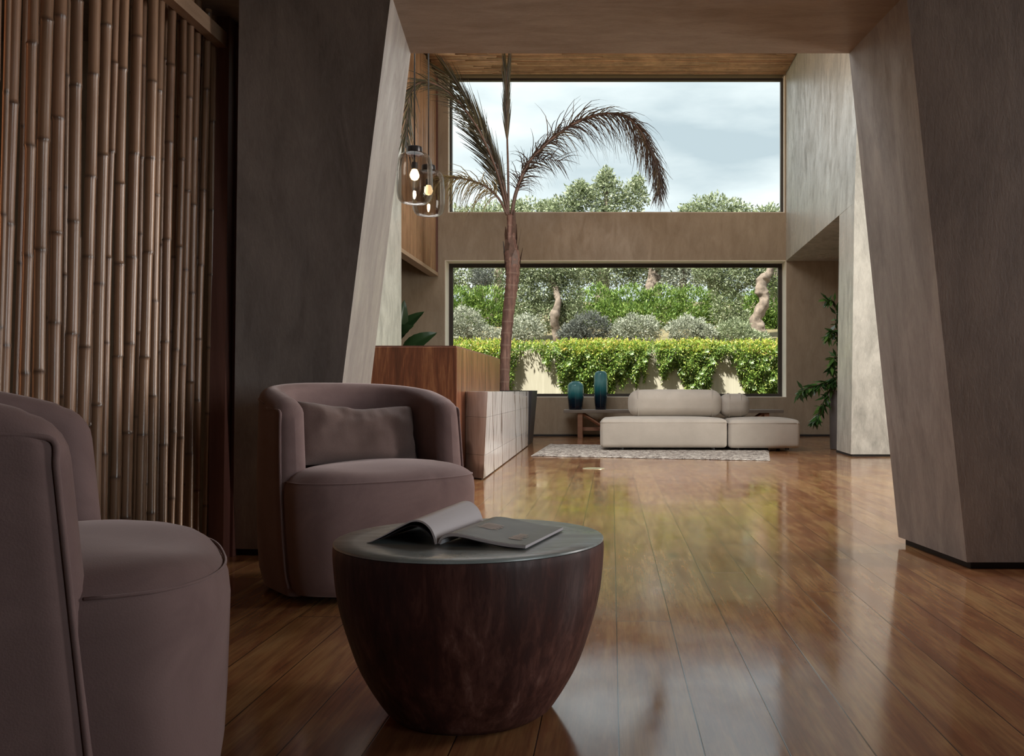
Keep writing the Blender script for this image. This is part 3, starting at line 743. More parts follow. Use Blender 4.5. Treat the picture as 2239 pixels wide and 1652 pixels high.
# ------------------------------------------------------------------ drum table and magazine
TX, TY = -0.378, 2.455
t = thing('drum_coffee_table', 'dark brown tapering drum coffee table with a grey green round top', 'coffee table', (TX, TY, 0))
prof = [(0.198, 0.0), (0.206, 0.006), (0.222, 0.018), (0.259, 0.074), (0.293, 0.139), (0.322, 0.223), (0.338, 0.28), (0.348, 0.333), (0.354, 0.39), (0.3565, 0.432), (0.355, 0.452)]
sp = smoothpath([(r, 0, z) for r, z in prof], 4)
MB().lathe([(p.x, p.z) for p in sp], n=96).build('table_body', M['table_body'], t, True, 50)
MB().lathe([(0.352, 0.452), (0.3555, 0.4535), (0.3555, 0.4575), (0.353, 0.460), (0.30, 0.460), (0.1, 0.460)], n=96).build('table_top', M['table_top'], t, True, 50)

mz = thing('open_magazine', 'magazine lying open on the round table, left half curled into an arch', 'magazine', (-0.440, 2.30, 0.4605), R(-14))
LEN = 0.315
def sheetblock(curve, thick, name, mat, v0=0.0, v1=LEN, grow=0.0, parent=mz):
    """curve: list of (u,z) upper line; block of given thickness below it, extruded along v"""
    cu_ = smoothpath([(u, 0, z) for u, z in curve], 5); up = [(p.x, p.z) for p in cu_]; dn = []
    for i, (u, z) in enumerate(up):
        a = up[max(i-1, 0)]; b2 = up[min(i+1, len(up)-1)]; tx, tz = b2[0]-a[0], b2[1]-a[1]; l = math.hypot(tx, tz) or 1
        nx, nz_ = tz/l, -tx/l
        if nz_ > 0 and abs(nx) < 0.7: nx, nz_ = -nx, -nz_
        if up[-1][0] < up[0][0]: nx, nz_ = -tz/l, tx/l
        tt = thick if not callable(thick) else thick(i/(len(up)-1))
        dn.append((u+nx*tt, z+nz_*tt))
    loop = up+dn[::-1]; rows = []
    K = 8
    for j in range(K+1):
        v = v0+(v1-v0)*j/K; g = 1+grow*j/K
        rows.append([(u, v, max(0.0003, z*g)) for u, z in loop]+[(loop[0][0], v, max(0.0003, loop[0][1]*g))])
    mb = MB().grid(rows); n = len(loop)
    mb.f.append(tuple(range(n))); mb.f.append(tuple((K)*(n+1)+k for k in range(n)))
    return mb.build(name, mat, parent, True, 40)
rc = [(0.003, 0.008), (0.012, 0.024), (0.035, 0.033), (0.07, 0.032), (0.12, 0.023), (0.18, 0.014), (0.235, 0.011)]
sheetblock(rc, 0.007, 'right_pages', M['paper'])
sheetblock([(u, z-0.0075 if z > 0.02 else z*0.35) for u, z in rc], 0.0012, 'back_cover', M['cover'])
sheetblock([(u, z+0.0006) for u, z in rc], 0.0004, 'printed_page', M['page_print'], 0.004, LEN-0.002)
lc = [(0.000, 0.006), (-0.006, 0.026), (-0.018, 0.047), (-0.040, 0.062), (-0.068, 0.063), (-0.10, 0.049), (-0.14, 0.027), (-0.178, 0.008), (-0.196, 0.0018)]
sheetblock(lc, lambda s_: 0.0065*(1-0.75*s_), 'left_pages', M['paper'], 0, LEN, 0.18)
lc2 = [(-0.004, 0.004), (-0.012, 0.018), (-0.026, 0.034), (-0.048, 0.047), (-0.072, 0.049), (-0.10, 0.039), (-0.14, 0.020), (-0.178, 0.005), (-0.195, 0.0012)]
sheetblock(lc2, 0.001, 'front_cover', M['cover'], 0, LEN, 0.12)
# blocks of tiny copper coloured print on the right page
pc = smoothpath([(u, 0, z) for u, z in rc], 12)
def zc_at(u):
    for a, c in zip(pc, pc[1:]):
        if a.x <= u <= c.x: return a.z+(c.z-a.z)*(u-a.x)/(c.x-a.x)
    return rc[-1][1]
random.seed(2)
for (u0, u1, v0, rowsn, dv) in ((0.055, 0.115, 0.12, 9, 0.0085), (0.165, 0.205, 0.06, 12, 0.007)):
    mb = MB(); prev = None
    for r_ in range(rowsn):
        v = v0+r_*dv; a = u0+random.uniform(0, 0.008); c = u1-random.uniform(0, 0.014); k = 6
        top = [a+(c-a)*j/k for j in range(k+1)]
        mb.grid([[(u, v, zc_at(u)+0.0022) for u in top], [(u, v+0.0042, zc_at(u)+0.0022) for u in top]])
    mb.build('printed_text', M['ink'], mz)

# ------------------------------------------------------------------ sofa, rug, socket
sf = thing('modular_sofa', 'low beige linen sofa of two blocks with bolster backs, seen from behind', 'sofa', (1.2, 13.4, 0.018), R(-1.2))
def blk(name, x0, x1, y0, y1, z0, z1, r, puff, side, parent=sf):
    mb = rbox(x1-x0, y1-y0, z1-z0, r, puff, 12, side); xf(mb, Matrix.Translation(((x0+x1)/2-1.2, (y0+y1)/2-13.4, (z0+z1)/2)))
    return mb.build(name, M['linen'], parent, True)
blk('seat_block', -0.155, 1.635, 12.9, 14.0, 0.035, 0.435, 0.05, 0.03, 0.010)
blk('seat_block', 1.655, 2.66, 12.9, 14.0, 0.03, 0.425, 0.05, 0.03, 0.010)
blk('bolster_back', 0.255, 1.605, 13.45, 13.85, 0.455, 0.845, 0.13, 0.015, 0.02)
blk('bolster_back', 1.610, 2.03, 13.5, 13.95, 0.45, 0.785, 0.12, 0.01, 0.015)
def loop_pipe(x, y0, y1, z0, z1, r):
    pts = []
    for cy_, cz_, a0 in ((y1-r, z0+r, -90), (y1-r, z1-r, 0), (y0+r, z1-r, 90), (y0+r, z0+r, 180)):
        for k in range(7):
            a = R(a0+90*k/6); pts.append((x-1.2, cy_+(r+0.004)*math.cos(a)-13.4, cz_+(r+0.004)*math.sin(a)))
    pts.append(pts[0]); MB().tube(pts, 0.007, 6).build('piping', M['linen'], sf, True)
for x_ in (0.385, 1.475): loop_pipe(x_, 13.45, 13.85, 0.455, 0.862, 0.13)
for x_ in (1.735, 1.905): loop_pipe(x_, 13.5, 13.95, 0.45, 0.796, 0.12)
def pipe(x0, x1, y0, y1, z, r=0.05):
    pts = []
    for cx_, cy_, a0 in ((x1-r, y0+r, -90), (x1-r, y1-r, 0), (x0+r, y1-r, 90), (x0+r, y0+r, 180)):
        for k in range(5):
            a = R(a0+90*k/4); pts.append((cx_+(r+0.001)*math.cos(a)-1.2, cy_+(r+0.001)*math.sin(a)-13.4, z))
    pts.append(pts[0]); MB().tube(pts, 0.007, 6).build('piping', M['linen'], sf, True)
pipe(-0.155, 1.635, 12.9, 14.0, 0.392); pipe(1.655, 2.66, 12.9, 14.0, 0.38)
for x, y in ((0.15, 13.05), (1.45, 13.05), (1.8, 13.05), (2.5, 13.05), (0.15, 13.85), (2.5, 13.85)):
    MB().lathe([(0.03, 0.0), (0.03, 0.03), (0.028, 0.045)], (x-1.2, y-13.4, 0.0), 16).build('foot', M['black'], sf, True, 40)
# rug
random.seed(6)
rg = [Vector((-1.065, 11.98, 0)), Vector((1.93, 11.15, 0)), Vector((2.35, 13.75, 0)), Vector((-1.0, 14.5, 0))]
rows = []; NU, NV = 90, 60
for j in range(NV+1):
    v = j/NV; row = []
    for i in range(NU+1):
        u = i/NU; p = (rg[0]*(1-u)+rg[1]*u)*(1-v)+(rg[3]*(1-u)+rg[2]*u)*v
        ed = min(u, 1-u, v, 1-v); wob = 0.012*math.sin(37*u+5)*(1 if v in (0, 1) else 0)
        z = (0.004 if ed == 0 else 0.017)+0.006*mnoise.noise(p*18)*(ed > 0)
        row.append((p.x, p.y+wob, z))
    rows.append(row)
skirt = MB().grid(rows)
tag(skirt.build('rug', M['rug'], None, True), 'flat shaggy cream and grey rug under the front of the sofa', 'rug')
fs = MB().lathe([(0.122, 0.0), (0.122, 0.004), (0.108, 0.006), (0.0, 0.006)], P(1298, 1024, 10.06)-Vector((0, 0, P(1298, 1024, 10.06).z)), 40)
tag(fs.build('floor_socket_cover', M['socket'], None, False), 'round pale metal cover set in the floor in front of the rug', 'floor socket')

# ------------------------------------------------------------------ bench and vases
o = thing('console_bench', 'long low wooden bench under the garden window, behind the sofa', 'bench', (1.12, 16.85, 0))
bevel(MB().box(-2.0, 2.0, -0.25, 0.25, 0.455, 0.515).build('bench_top', M['bench_top'], o), 0.006)
for sx in (-1, 1):
    for sy in (-1, 1):
        bevel(MB().box(sx*1.70-0.045, sx*1.70+0.045, sy*0.17-0.04, sy*0.17+0.04, 0, 0.455).build('leg', M['bench_wood'], o), 0.004)
    for sy in (-1, 1):
        br = MB(); x0, x1 = sx*1.66, sx*1.18
        a = Vector((x0, sy*0.17, 0.12)); c = Vector((x1, sy*0.17, 0.45)); n_ = Vector((0.02, 0, 0))
        a, c = Vector((sx*1.66, sy*0.17, 0.44)), Vector((sx*1.22, sy*0.17, 0.16))
        br.tube([a, c], 0.026, 4).build('brace', M['bench_wood'], o)
MB().box(-1.66, 1.66, -0.03, 0.03, 0.125, 0.19).build('stretcher', M['bench_wood'], o)
def vase(label, px0, px1, y0, name, facets=0):
    Y = 16.78; cx_ = ((px0+px1)/2-VX)*Y/F; r = (px1-px0)/2*Y/F; z0 = 0.516; h = EYE-(y0-VY)*Y/F-z0
    if h > 0.6: pr = [(0.72, 0), (0.80, 0.02), (0.9, 0.2), (1.0, 0.5), (1.0, 0.78), (0.97, 0.88), (0.86, 0.955), (0.62, 0.99), (0.5, 1.0), (0.46, 0.985), (0.46, 0.9)]
    else: pr = [(0.74, 0), (0.82, 0.02), (0.92, 0.25), (1.0, 0.5), (1.0, 0.78), (0.93, 0.88), (0.72, 0.95), (0.52, 0.975), (0.50, 1.0), (0.45, 0.99), (0.42, 0.9)]
    sp_ = smoothpath([(a*r, 0, b_*h) for a, b_ in pr], 4)
    mb = MB(); n = 48; vs = []; fs_ = []
    for p in sp_:
        for k in range(n):
            a = 2*math.pi*k/n; rr = p.x*(1+0.018*math.cos(12*a))
            vs.append((rr*math.cos(a), rr*math.sin(a), p.z))
    for i in range(len(sp_)-1):
        for k in range(n): k2 = (k+1) % n; fs_.append((i*n+k, i*n+k2, (i+1)*n+k2, (i+1)*n+k))
    fs_.append(tuple(range(n-1, -1, -1))); mb.add(vs, fs_)
    ob = mb.build(name, M['vase'], None, True); ob.location = (cx_, Y, z0); tag(ob, label, 'vase')
vase('short teal glazed vase on the bench, left of the taller vase', 1241, 1276, 833, 'vase')
vase('tall teal vase with dark foot, on the bench beside the short one', 1299, 1328, 811, 'vase')

# ------------------------------------------------------------------ pendant lamps
def pendant(label, cx_, cyy, zb_, h, r, glow):
    t = thing('pendant_lamp', label, 'pendant lamp', (cx_, cyy, zb_))
    pr = [(0.0, 0.0), (0.62, 0.0), (0.74, 0.018), (0.88, 0.07), (0.97, 0.17), (1.0, 0.30), (0.98, 0.6), (0.95, 0.75), (0.88, 0.87), (0.70, 0.955), (0.42, 0.99), (0.38, 1.0)]
    sp_ = smoothpath([(a*r, 0, b_*h) for a, b_ in pr[1:]], 4)
    MB().lathe([(p.x, p.z) for p in sp_], n=48, cap0=True, cap1=False).build('glass_shade', M['smoke'], t, True, 60)
    MB().lathe([(0.40*r, h*0.985), (0.42*r, h*1.0), (0.41*r, h*1.09), (0.36*r, h*1.10), (0.02, h*1.10)], n=32).build('cap', M['black_metal'], t, True, 40)
    MB().tube([(0, 0, h*1.09), (0, 0, H+0.0-zb_)], 0.008, 6).build('cord', M['black'], t, True)
    MB().tube([(0, 0, h*0.78), (0, 0, h*1.0)], 0.008, 6).build('rod', M['black'], t, True)
    MB().lathe([(0.025, h*0.66), (0.03, h*0.67), (0.03, h*0.79), (0.015, h*0.80)], n=20).build('socket', M['black'], t, True, 40)
    MB().lathe([(0.004, h*0.44), (0.03, h*0.46), (0.047, h*0.51), (0.05, h*0.55), (0.04, h*0.61), (0.026, h*0.66)], n=24).build('bulb', M['bulb'], t, True)
    l = bpy.data.lights.new('bulb_light', 'POINT'); l.energy = 7; l.color = (1, 0.7, 0.4); l.shadow_soft_size = 0.02
    lo_ = bpy.data.objects.new('bulb_light', l); COL.objects.link(lo_); lo_.location = (0, 0, h*0.36); lo_.parent = t  # set below the bulb; its visible ball stands in for the bulb's reflection
pendant('smoked glass pendant lamp, the nearer and higher of the pair', -2.05, 9.5, 2.80, 0.535, 0.187, 1)
pendant('smoked glass pendant lamp, the farther one partly behind its twin', -2.125, 10.6, 2.885, 0.53, 0.187, 1)
pz = P(1066, 117, 16.05)
dl = thing('ceiling_downlight', 'tiny round recessed spotlight glowing between the ceiling canes', 'ceiling light', (pz.x, pz.y, H-0.005))
MB().lathe([(0.045, -0.01), (0.055, -0.012), (0.06, 0.0), (0.055, 0.03)], n=24).build('trim_ring', M['reveal'], dl, True)
MB().lathe([(0.042, -0.008), (0.02, -0.008)], n=24).build('lens', M['spot'], dl)

# ------------------------------------------------------------------ leaves
rng = np.random.default_rng(5)
def leaf_mesh(cent, dirs, nrm, ln, wd):
    """diamond leaves folded along the midrib; all arrays are numpy"""
    n = len(cent); side = np.cross(dirs, nrm); side /= np.linalg.norm(side, axis=1, keepdims=True)+1e-9
    ln = ln[:, None]; wd = wd[:, None]
    a = cent; b_ = cent+dirs*ln*0.45+side*wd*0.5+nrm*wd*0.12; c = cent+dirs*ln; d_ = cent+dirs*ln*0.45-side*wd*0.5+nrm*wd*0.12
    v = np.stack([a, b_, c, d_], 1).reshape(-1, 3)
    f = np.arange(n*4).reshape(n, 4)
    return v, f
def np_obj(name, v, f, mat, parent=None):
    me = bpy.data.meshes.new(name); nf, k = f.shape
    me.vertices.add(len(v)); me.vertices.foreach_set('co', v.astype(np.float32).ravel())
    me.loops.add(nf*k); me.loops.foreach_set('vertex_index', f.astype(np.int32).ravel())
    me.polygons.add(nf); me.polygons.foreach_set('loop_start', (np.arange(nf)*k).astype(np.int32))
    me.update(calc_edges=True); me.validate(); me.materials.append(mat)
    o_ = bpy.data.objects.new(name, me); COL.objects.link(o_)
    if parent is not None: o_.parent = parent
    return o_
def unit(a): return a/(np.linalg.norm(a, axis=1, keepdims=True)+1e-9)
def cloud(lobes, n, ln, wd, up=0.3, shell=0.55):
    """leaves around ellipsoid lobes [(cx,cy,cz,rx,ry,rz)]"""
    lob = np.array(lobes); w = (lob[:, 3]*lob[:, 4]+lob[:, 3]*lob[:, 5]+lob[:, 4]*lob[:, 5]); idx = rng.choice(len(lob), n, p=w/w.sum())
    u = unit(rng.normal(size=(n, 3))); r = shell+(1-shell)*rng.random(n)**0.6
    # clumping
    ph = rng.random(3)*6
    cl = 1+0.16*np.sin(u[:, 0]*7+ph[0]+idx)*np.sin(u[:, 2]*8+ph[1])+0.10*np.sin(u[:, 1]*13+ph[2])
    c = lob[idx, :3]+u*lob[idx, 3:]*(r*cl)[:, None]
    d_ = unit(u*0.8+rng.normal(size=(n, 3))*0.7+np.array([0, 0, up])); nr = unit(rng.normal(size=(n, 3))+u*0.8)
    nr = unit(nr-d_*(nr*d_).sum(1)[:, None])
    s_ = rng.uniform(0.6, 1.3, n)
    return leaf_mesh(c, d_, nr, ln*s_, wd*s_)

# ------------------------------------------------------------------ garden
hill = MB(); rows = []
for j in range(30):
    y = 22.35+j*2.2; row = []
    for i in range(41):
        x = -30+i*1.5
        z = 1.65+0.11*(y-22.35)+0.6*(1/(1+math.exp(-(y-28)*0.9)))+0.15*mnoise.noise(Vector((x*0.3, y*0.3, 0)))
        row.append((x, y, z))
    rows.append(row)
hill.grid(rows); o = hill.build('hillside', M['soil'], None, True); o['kind'] = 'structure'
o = MB().box(-60, 60, -40, 140, -0.4, -0.13).build('ground', M['soil']); o['kind'] = 'structure'
gw = MB().box(-14, 14, 22.0, 22.4, -0.13, 1.86).build('garden_wall', M['garden_wall']); gw['kind'] = 'structure'

def gp(px, py, Y): p = P(px, py, Y); return p
def bush(name, label, cat, lobes_px, Y, n, ln, wd, mat, group=None, depth=1.0, trunk=None, stems=None, up=0.3, shell=0.55):
    """lobes_px: (px, py, half width px, half height px[, dy])"""
    k = Y/F; x0 = (lobes_px[0][0]-VX)*k
    zmin = min(EYE-(l[1]+l[3]-VY)*k for l in lobes_px)
    base = Vector((x0, Y, zmin-0.1))
    t = thing(name, label, cat, base, 0, group)
    lob = []
    for l in lobes_px:
        p = P(l[0], l[1], Y); dy = l[4] if len(l) > 4 else 0.0
        lob.append((p.x-base.x, dy, p.z-base.z, l[2]*k, max(0.4, l[2]*k*0.7)*depth, l[3]*k))
    v, f = cloud(lob, n, ln, wd, up, shell); np_obj('foliage', v, f, mat, t)
    if trunk:
        pts, rad = trunk; q = [P(a, b_, Y)-base+Vector((0, dy_, 0)) for a, b_, dy_ in pts]
        sp_ = smoothpath(q, 12); rr = [rad[0]+(rad[-1]-rad[0])*i/(len(sp_)-1) for i in range(len(sp_))]
        rr = [r_*(1+0.22*mnoise.noise(sp_[i]*3.1)) for i, r_ in enumerate(rr)]
        tb = MB().tube(sp_, rr, 18); kk = rad[0]
        tb.v = [tuple(Vector(v)+mnoise.noise_vector(Vector(v)*2.2+base)*kk*0.42+mnoise.noise_vector(Vector(v)*6.5)*kk*0.30) for v in tb.v]
        tb.build('trunk', M['bark'], t, True)
    else:
        mb = MB()
        for q in range(7):
            a = q*0.9; e_ = lob[q % len(lob)]
            mb.tube([(e_[0]+0.05*math.cos(a), e_[1]+0.05*math.sin(a), 0.0), (e_[0]+e_[3]*0.35*math.cos(a), e_[1]+e_[4]*0.35*math.sin(a), e_[2]*0.9)], [0.02, 0.01], 5)
        mb.build('stems', M['bark'], t)
    return t
# far line of the wood behind everything
G = 'olive trees on the slope'
bush('olive_tree', 'tall pale olive tree whose pointed top rises mid-window against the sky', 'tree', [(1325, 430, 42, 52), (1326, 392, 17, 28), (1268, 432, 36, 32), (1385, 430, 32, 34), (1235, 455, 38, 24), (1300, 520, 110, 60), (1395, 398, 12, 14), (1270, 408, 14, 14)], 38.0, 15000, 0.16, 0.06, M['leaf_olive'], G, 0.7, ([(1318, 700, 0), (1320, 560, 0), (1326, 420, 0)], (0.35, 0.08)), shell=0.3)
bush('olive_tree', 'round-topped olive tree showing low at the right of the upper window', 'tree', [(1560, 460, 68, 34), (1510, 475, 40, 28), (1620, 470, 36, 26), (1560, 520, 120, 60)], 39.0, 11000, 0.16, 0.06, M['leaf_olive'], G, 0.7, ([(1560, 700, 0), (1560, 470, 0)], (0.3, 0.1)), shell=0.3)
bush('olive_tree', 'olive tree just peeping over the sill at the right end', 'tree', [(1680, 480, 40, 32), (1720, 500, 60, 40)], 37.0, 5000, 0.15, 0.055, M['leaf_olive'], G, 0.7, ([(1700, 700, 0), (1690, 480, 0)], (0.25, 0.08)), shell=0.3)
bush('olive_tree', 'low hazy olive tree along the sill left of the palm', 'tree', [(1080, 478, 90, 34), (1170, 470, 60, 34), (1000, 490, 60, 40), (1200, 452, 26, 16), (1130, 452, 30, 14)], 40.0, 8000, 0.16, 0.06, M['leaf_olive'], G, 0.7, ([(1090, 700, 0), (1090, 480, 0)], (0.25, 0.08)), shell=0.3)
# canopies filling the top of the lower window
bush('olive_tree', 'olive canopy filling the top left corner of the lower window', 'tree', [(1010, 595, 70, 48), (1080, 590, 60, 50), (960, 600, 50, 50), (1030, 540, 80, 40)], 33.0, 12000, 0.12, 0.045, M['leaf_olive'], G, 0.7, ([(1045, 690, 0), (1050, 600, 0)], (0.2, 0.12)), shell=0.35)
bush('dark_shrub', 'dark grey rounded shrub high at the left, in the olive canopy', 'shrub', [(1058, 598, 22, 26), (1050, 612, 18, 20)], 31.5, 2600, 0.07, 0.03, M['leaf_dark'])
bush('olive_tree', 'large olive tree with full drooping crown right of the palm trunk', 'tree', [(1185, 620, 62, 58), (1150, 660, 36, 60), (1235, 640, 40, 58), (1200, 580, 90, 40), (1185, 690, 60, 40), (1250, 690, 30, 40)], 26.5, 21000, 0.095, 0.034, M['leaf_olive'], G, 0.6, ([(1222, 752, -0.2), (1212, 700, -0.4), (1222, 655, -0.3), (1200, 600, 0)], (0.13, 0.07)), shell=0.5)
bush('olive_tree', 'olive tree behind the bright hedge with a grey trunk', 'tree', [(1330, 592, 70, 40), (1420, 588, 60, 44), (1380, 560, 90, 40), (1270, 590, 40, 40)], 34.0, 13000, 0.12, 0.045, M['leaf_olive'], G, 0.6, ([(1428, 650, -0.9), (1430, 600, -0.9), (1424, 560, -0.8)], (0.30, 0.2)), shell=0.35)
bush('olive_tree', 'olive tree at right whose thick pinkish trunk forks upward', 'tree', [(1600, 600, 60, 46), (1650, 585, 50, 40), (1700, 600, 50, 50), (1590, 665, 36, 60), (1615, 715, 34, 40), (1560, 590, 50, 36)], 27.0, 17000, 0.095, 0.034, M['leaf_olive'], G, 0.6, ([(1655, 755, -0.5), (1650, 700, -0.5), (1662, 660, -0.5), (1655, 630, -0.5), (1675, 600, -0.4), (1700, 575, -0.3)], (0.22, 0.09)), shell=0.5)
bush('olive_tree', 'olive crown between the grey trunk and the forked trunk', 'tree', [(1500, 595, 60, 44), (1490, 560, 80, 40)], 32.5, 8000, 0.12, 0.045, M['leaf_silver'], G, 0.6, ([(1490, 660, 0), (1500, 580, 0)], (0.16, 0.1)), shell=0.35)
# hedges
bush('hedge', 'bright green hedge at left, behind the palm trunk', 'hedge', [(1000, 672, 60, 46), (1070, 672, 60, 44), (950, 680, 50, 50), (1040, 700, 90, 44)], 30.0, 15000, 0.12, 0.035, M['leaf_hedge'], 'bright hedges', 0.6, up=0.9)
bush('hedge', 'long bright green hedge across the middle of the garden', 'hedge', [(1300, 668, 60, 44), (1380, 664, 60, 40), (1450, 662, 60, 38), (1520, 668, 60, 42), (1580, 672, 50, 40), (1400, 700, 160, 44)], 30.2, 24000, 0.12, 0.035, M['leaf_hedge'], 'bright hedges', 0.6, up=0.9)
bush('hedge', 'green hedge at far right, behind the forked trunk', 'hedge', [(1700, 670, 50, 60), (1720, 720, 50, 50), (1650, 690, 36, 56)], 29.2, 12000, 0.12, 0.035, M['leaf_hedge'], 'bright hedges', 0.6, up=0.9)
# silver bushes
for lab, lobes, mt, n in (
    ('silver grey bush at the left end above the garden wall', [(1015, 708, 44, 38), (985, 722, 40, 30), (1060, 735, 30, 22)], 'leaf_silver', 9000),
    ('grey green bush directly right of the palm trunk', [(1150, 722, 42, 34), (1120, 735, 36, 24)], 'leaf_silver', 6000),
    ('dark leaved bush left of the two pale domes', [(1290, 716, 44, 34), (1255, 730, 34, 26)], 'leaf_dark', 7500),
    ('pale dome-shaped bush in the middle above the wall', [(1395, 720, 50, 32), (1365, 732, 36, 22)], 'leaf_silver', 8000),
    ('palest dome-shaped bush, right of the middle one', [(1505, 722, 48, 30), (1540, 732, 30, 22)], 'leaf_silver', 7500),
    ('grey green bush at the foot of the forked trunk', [(1605, 728, 44, 30), (1650, 742, 34, 18)], 'leaf_olive', 6500)):
    bush('garden_bush', lab, 'bush', lobes, 24.2, n, 0.075, 0.024, M[mt], 'bushes above the garden wall', 0.8)

# trailing vines over the garden wall
def vine(label, prof, n, yel=0.35, ros=26):
    """prof: [(px, bottom py)] hanging limit; top is the wall top"""
    Y = 21.95; k = Y/F; prof = sorted(prof); xs = np.array([p[0] for p in prof]); bs = np.array([p[1] for p in prof], float)
    base = Vector(((xs.mean()-VX)*k, 22.2, 1.86)); t = thing('trailing_vine', label, 'vine', base, 0, 'vines over the garden wall')
    def sample(n_, lo=0.0, hi=1.0):
        px = rng.uniform(xs[0], xs[-1], n_*3); bot = np.interp(px, xs, bs)+rng.normal(0, 4, n_*3)
        w = rng.random(n_*3) < (bot-748)/115; px, bot = px[w][:n_], bot[w][:n_]
        fr = rng.uniform(lo, hi, len(px)); py = 750+rng.normal(0, 3, len(px))+(bot-750)*fr
        bulge = 0.04+0.20*np.sin(np.clip(fr, 0, 1)*2.6+0.5)*rng.random(len(px))+0.08*np.sin(px*0.12)*np.sin(py*0.1)
        X = (px-VX)*k-base.x; Z = EYE-(py-VY)*k-base.z; Yv = (Y-np.abs(bulge))-base.y
        Yv = np.where(Z > 0.02, Yv+rng.random(len(px))*0.5, Yv)
        return np.stack([X, Yv, Z], 1)
    def leaves(c, ln, wd, mat, nm, down=0.5):
        n_ = len(c); d_ = unit(rng.normal(size=(n_, 3))*0.7+np.array([0, -0.6, -down])); nr = unit(rng.normal(size=(n_, 3))+np.array([0, -0.6, 0.5])); nr = unit(nr-d_*(nr*d_).sum(1)[:, None])
        s_ = rng.uniform(0.6, 1.3, n_); v, f = leaf_mesh(c, d_, nr, ln*s_, wd*s_); return np_obj(nm, v, f, M[mat], t)
    leaves(sample(n), 0.085, 0.028, 'leaf_vine', 'foliage', 0.4)
    leaves(sample(int(n*yel), -0.06, 0.22), 0.075, 0.026, 'leaf_yellow', 'tip_foliage', -0.6)
    rs = sample(ros, 0.1, 0.9); vs = []; 
    cc = []; dd = []
    for c in rs:
        for q in range(9):
            a = q*2*math.pi/9; dd.append((math.cos(a)*0.8, -0.55, math.sin(a)*0.8)); cc.append((c[0], c[1]-0.05, c[2]))
    if ros:
        cc = np.array(cc); dd = unit(np.array(dd)); nr = unit(np.tile(np.array([[0, -1.0, 0.2]]), (len(cc), 1))-0*dd); nr = unit(nr-dd*(nr*dd).sum(1)[:, None])
        v, f = leaf_mesh(cc, dd, nr, np.full(len(cc), 0.085), np.full(len(cc), 0.035)); np_obj('rosettes', v, f, M['rosette'], t)
vine('vine mat hanging at the left end behind the palm trunk', [(940, 868), (1100, 868), (1120, 850), (1128, 800), (1136, 768), (1160, 760), (1180, 758)], 9000)
vine('thin short vine tuft hanging on the bare pale wall', [(1165, 760), (1185, 770), (1196, 800), (1202, 808), (1210, 780), (1222, 762)], 900, 0.3, 2)
vine('broad vine curtain behind the two vases', [(1216, 780), (1224, 840), (1240, 862), (1300, 868), (1340, 868), (1346, 822), (1360, 845), (1376, 820), (1392, 846), (1402, 800), (1410, 838), (1418, 775), (1428, 755)], 12000)
vine('vine curtain behind the sofa, between two bare wall patches', [(1430, 755), (1440, 800), (1448, 832), (1458, 815), (1476, 795), (1496, 840), (1512, 862), (1550, 862), (1556, 815), (1566, 782), (1590, 772)], 8500)
vine('vine curtain at the right end of the garden wall', [(1586, 770), (1604, 790), (1618, 830), (1636, 864), (1760, 868)], 9000)

# ------------------------------------------------------------------ palm in its planter
PY = 14.85
palm = thing('potted_palm', 'tall slender palm with arching fronds, standing behind the marble block', 'palm', (-1.74, PY, 0.80))
def pl(px, py, dy=0.0): return P(px, py, PY+dy)-palm.location
tr = [pl(1103, 862), pl(1104, 800), pl(1107, 740), pl(1112, 680), pl(1117, 640), pl(1121, 600), pl(1120, 565), pl(1117, 530), pl(1117, 500), pl(1115, 470)]
sp_ = smoothpath(tr, 8); nn = len(sp_)
rads = [(1-i/(nn-1))*0.0 + float(np.interp(i/(nn-1), [0, 0.3, 0.5, 0.62, 0.68, 0.74, 0.80, 0.86, 1.0], [0.078, 0.092, 0.104, 0.118, 0.128, 0.108, 0.080, 0.068, 0.052]))*(1+0.06*math.sin(i*1.9)) for i in range(nn)]
MB().tube(sp_, rads, 14).build('trunk', M['palm_bark'], palm, True)
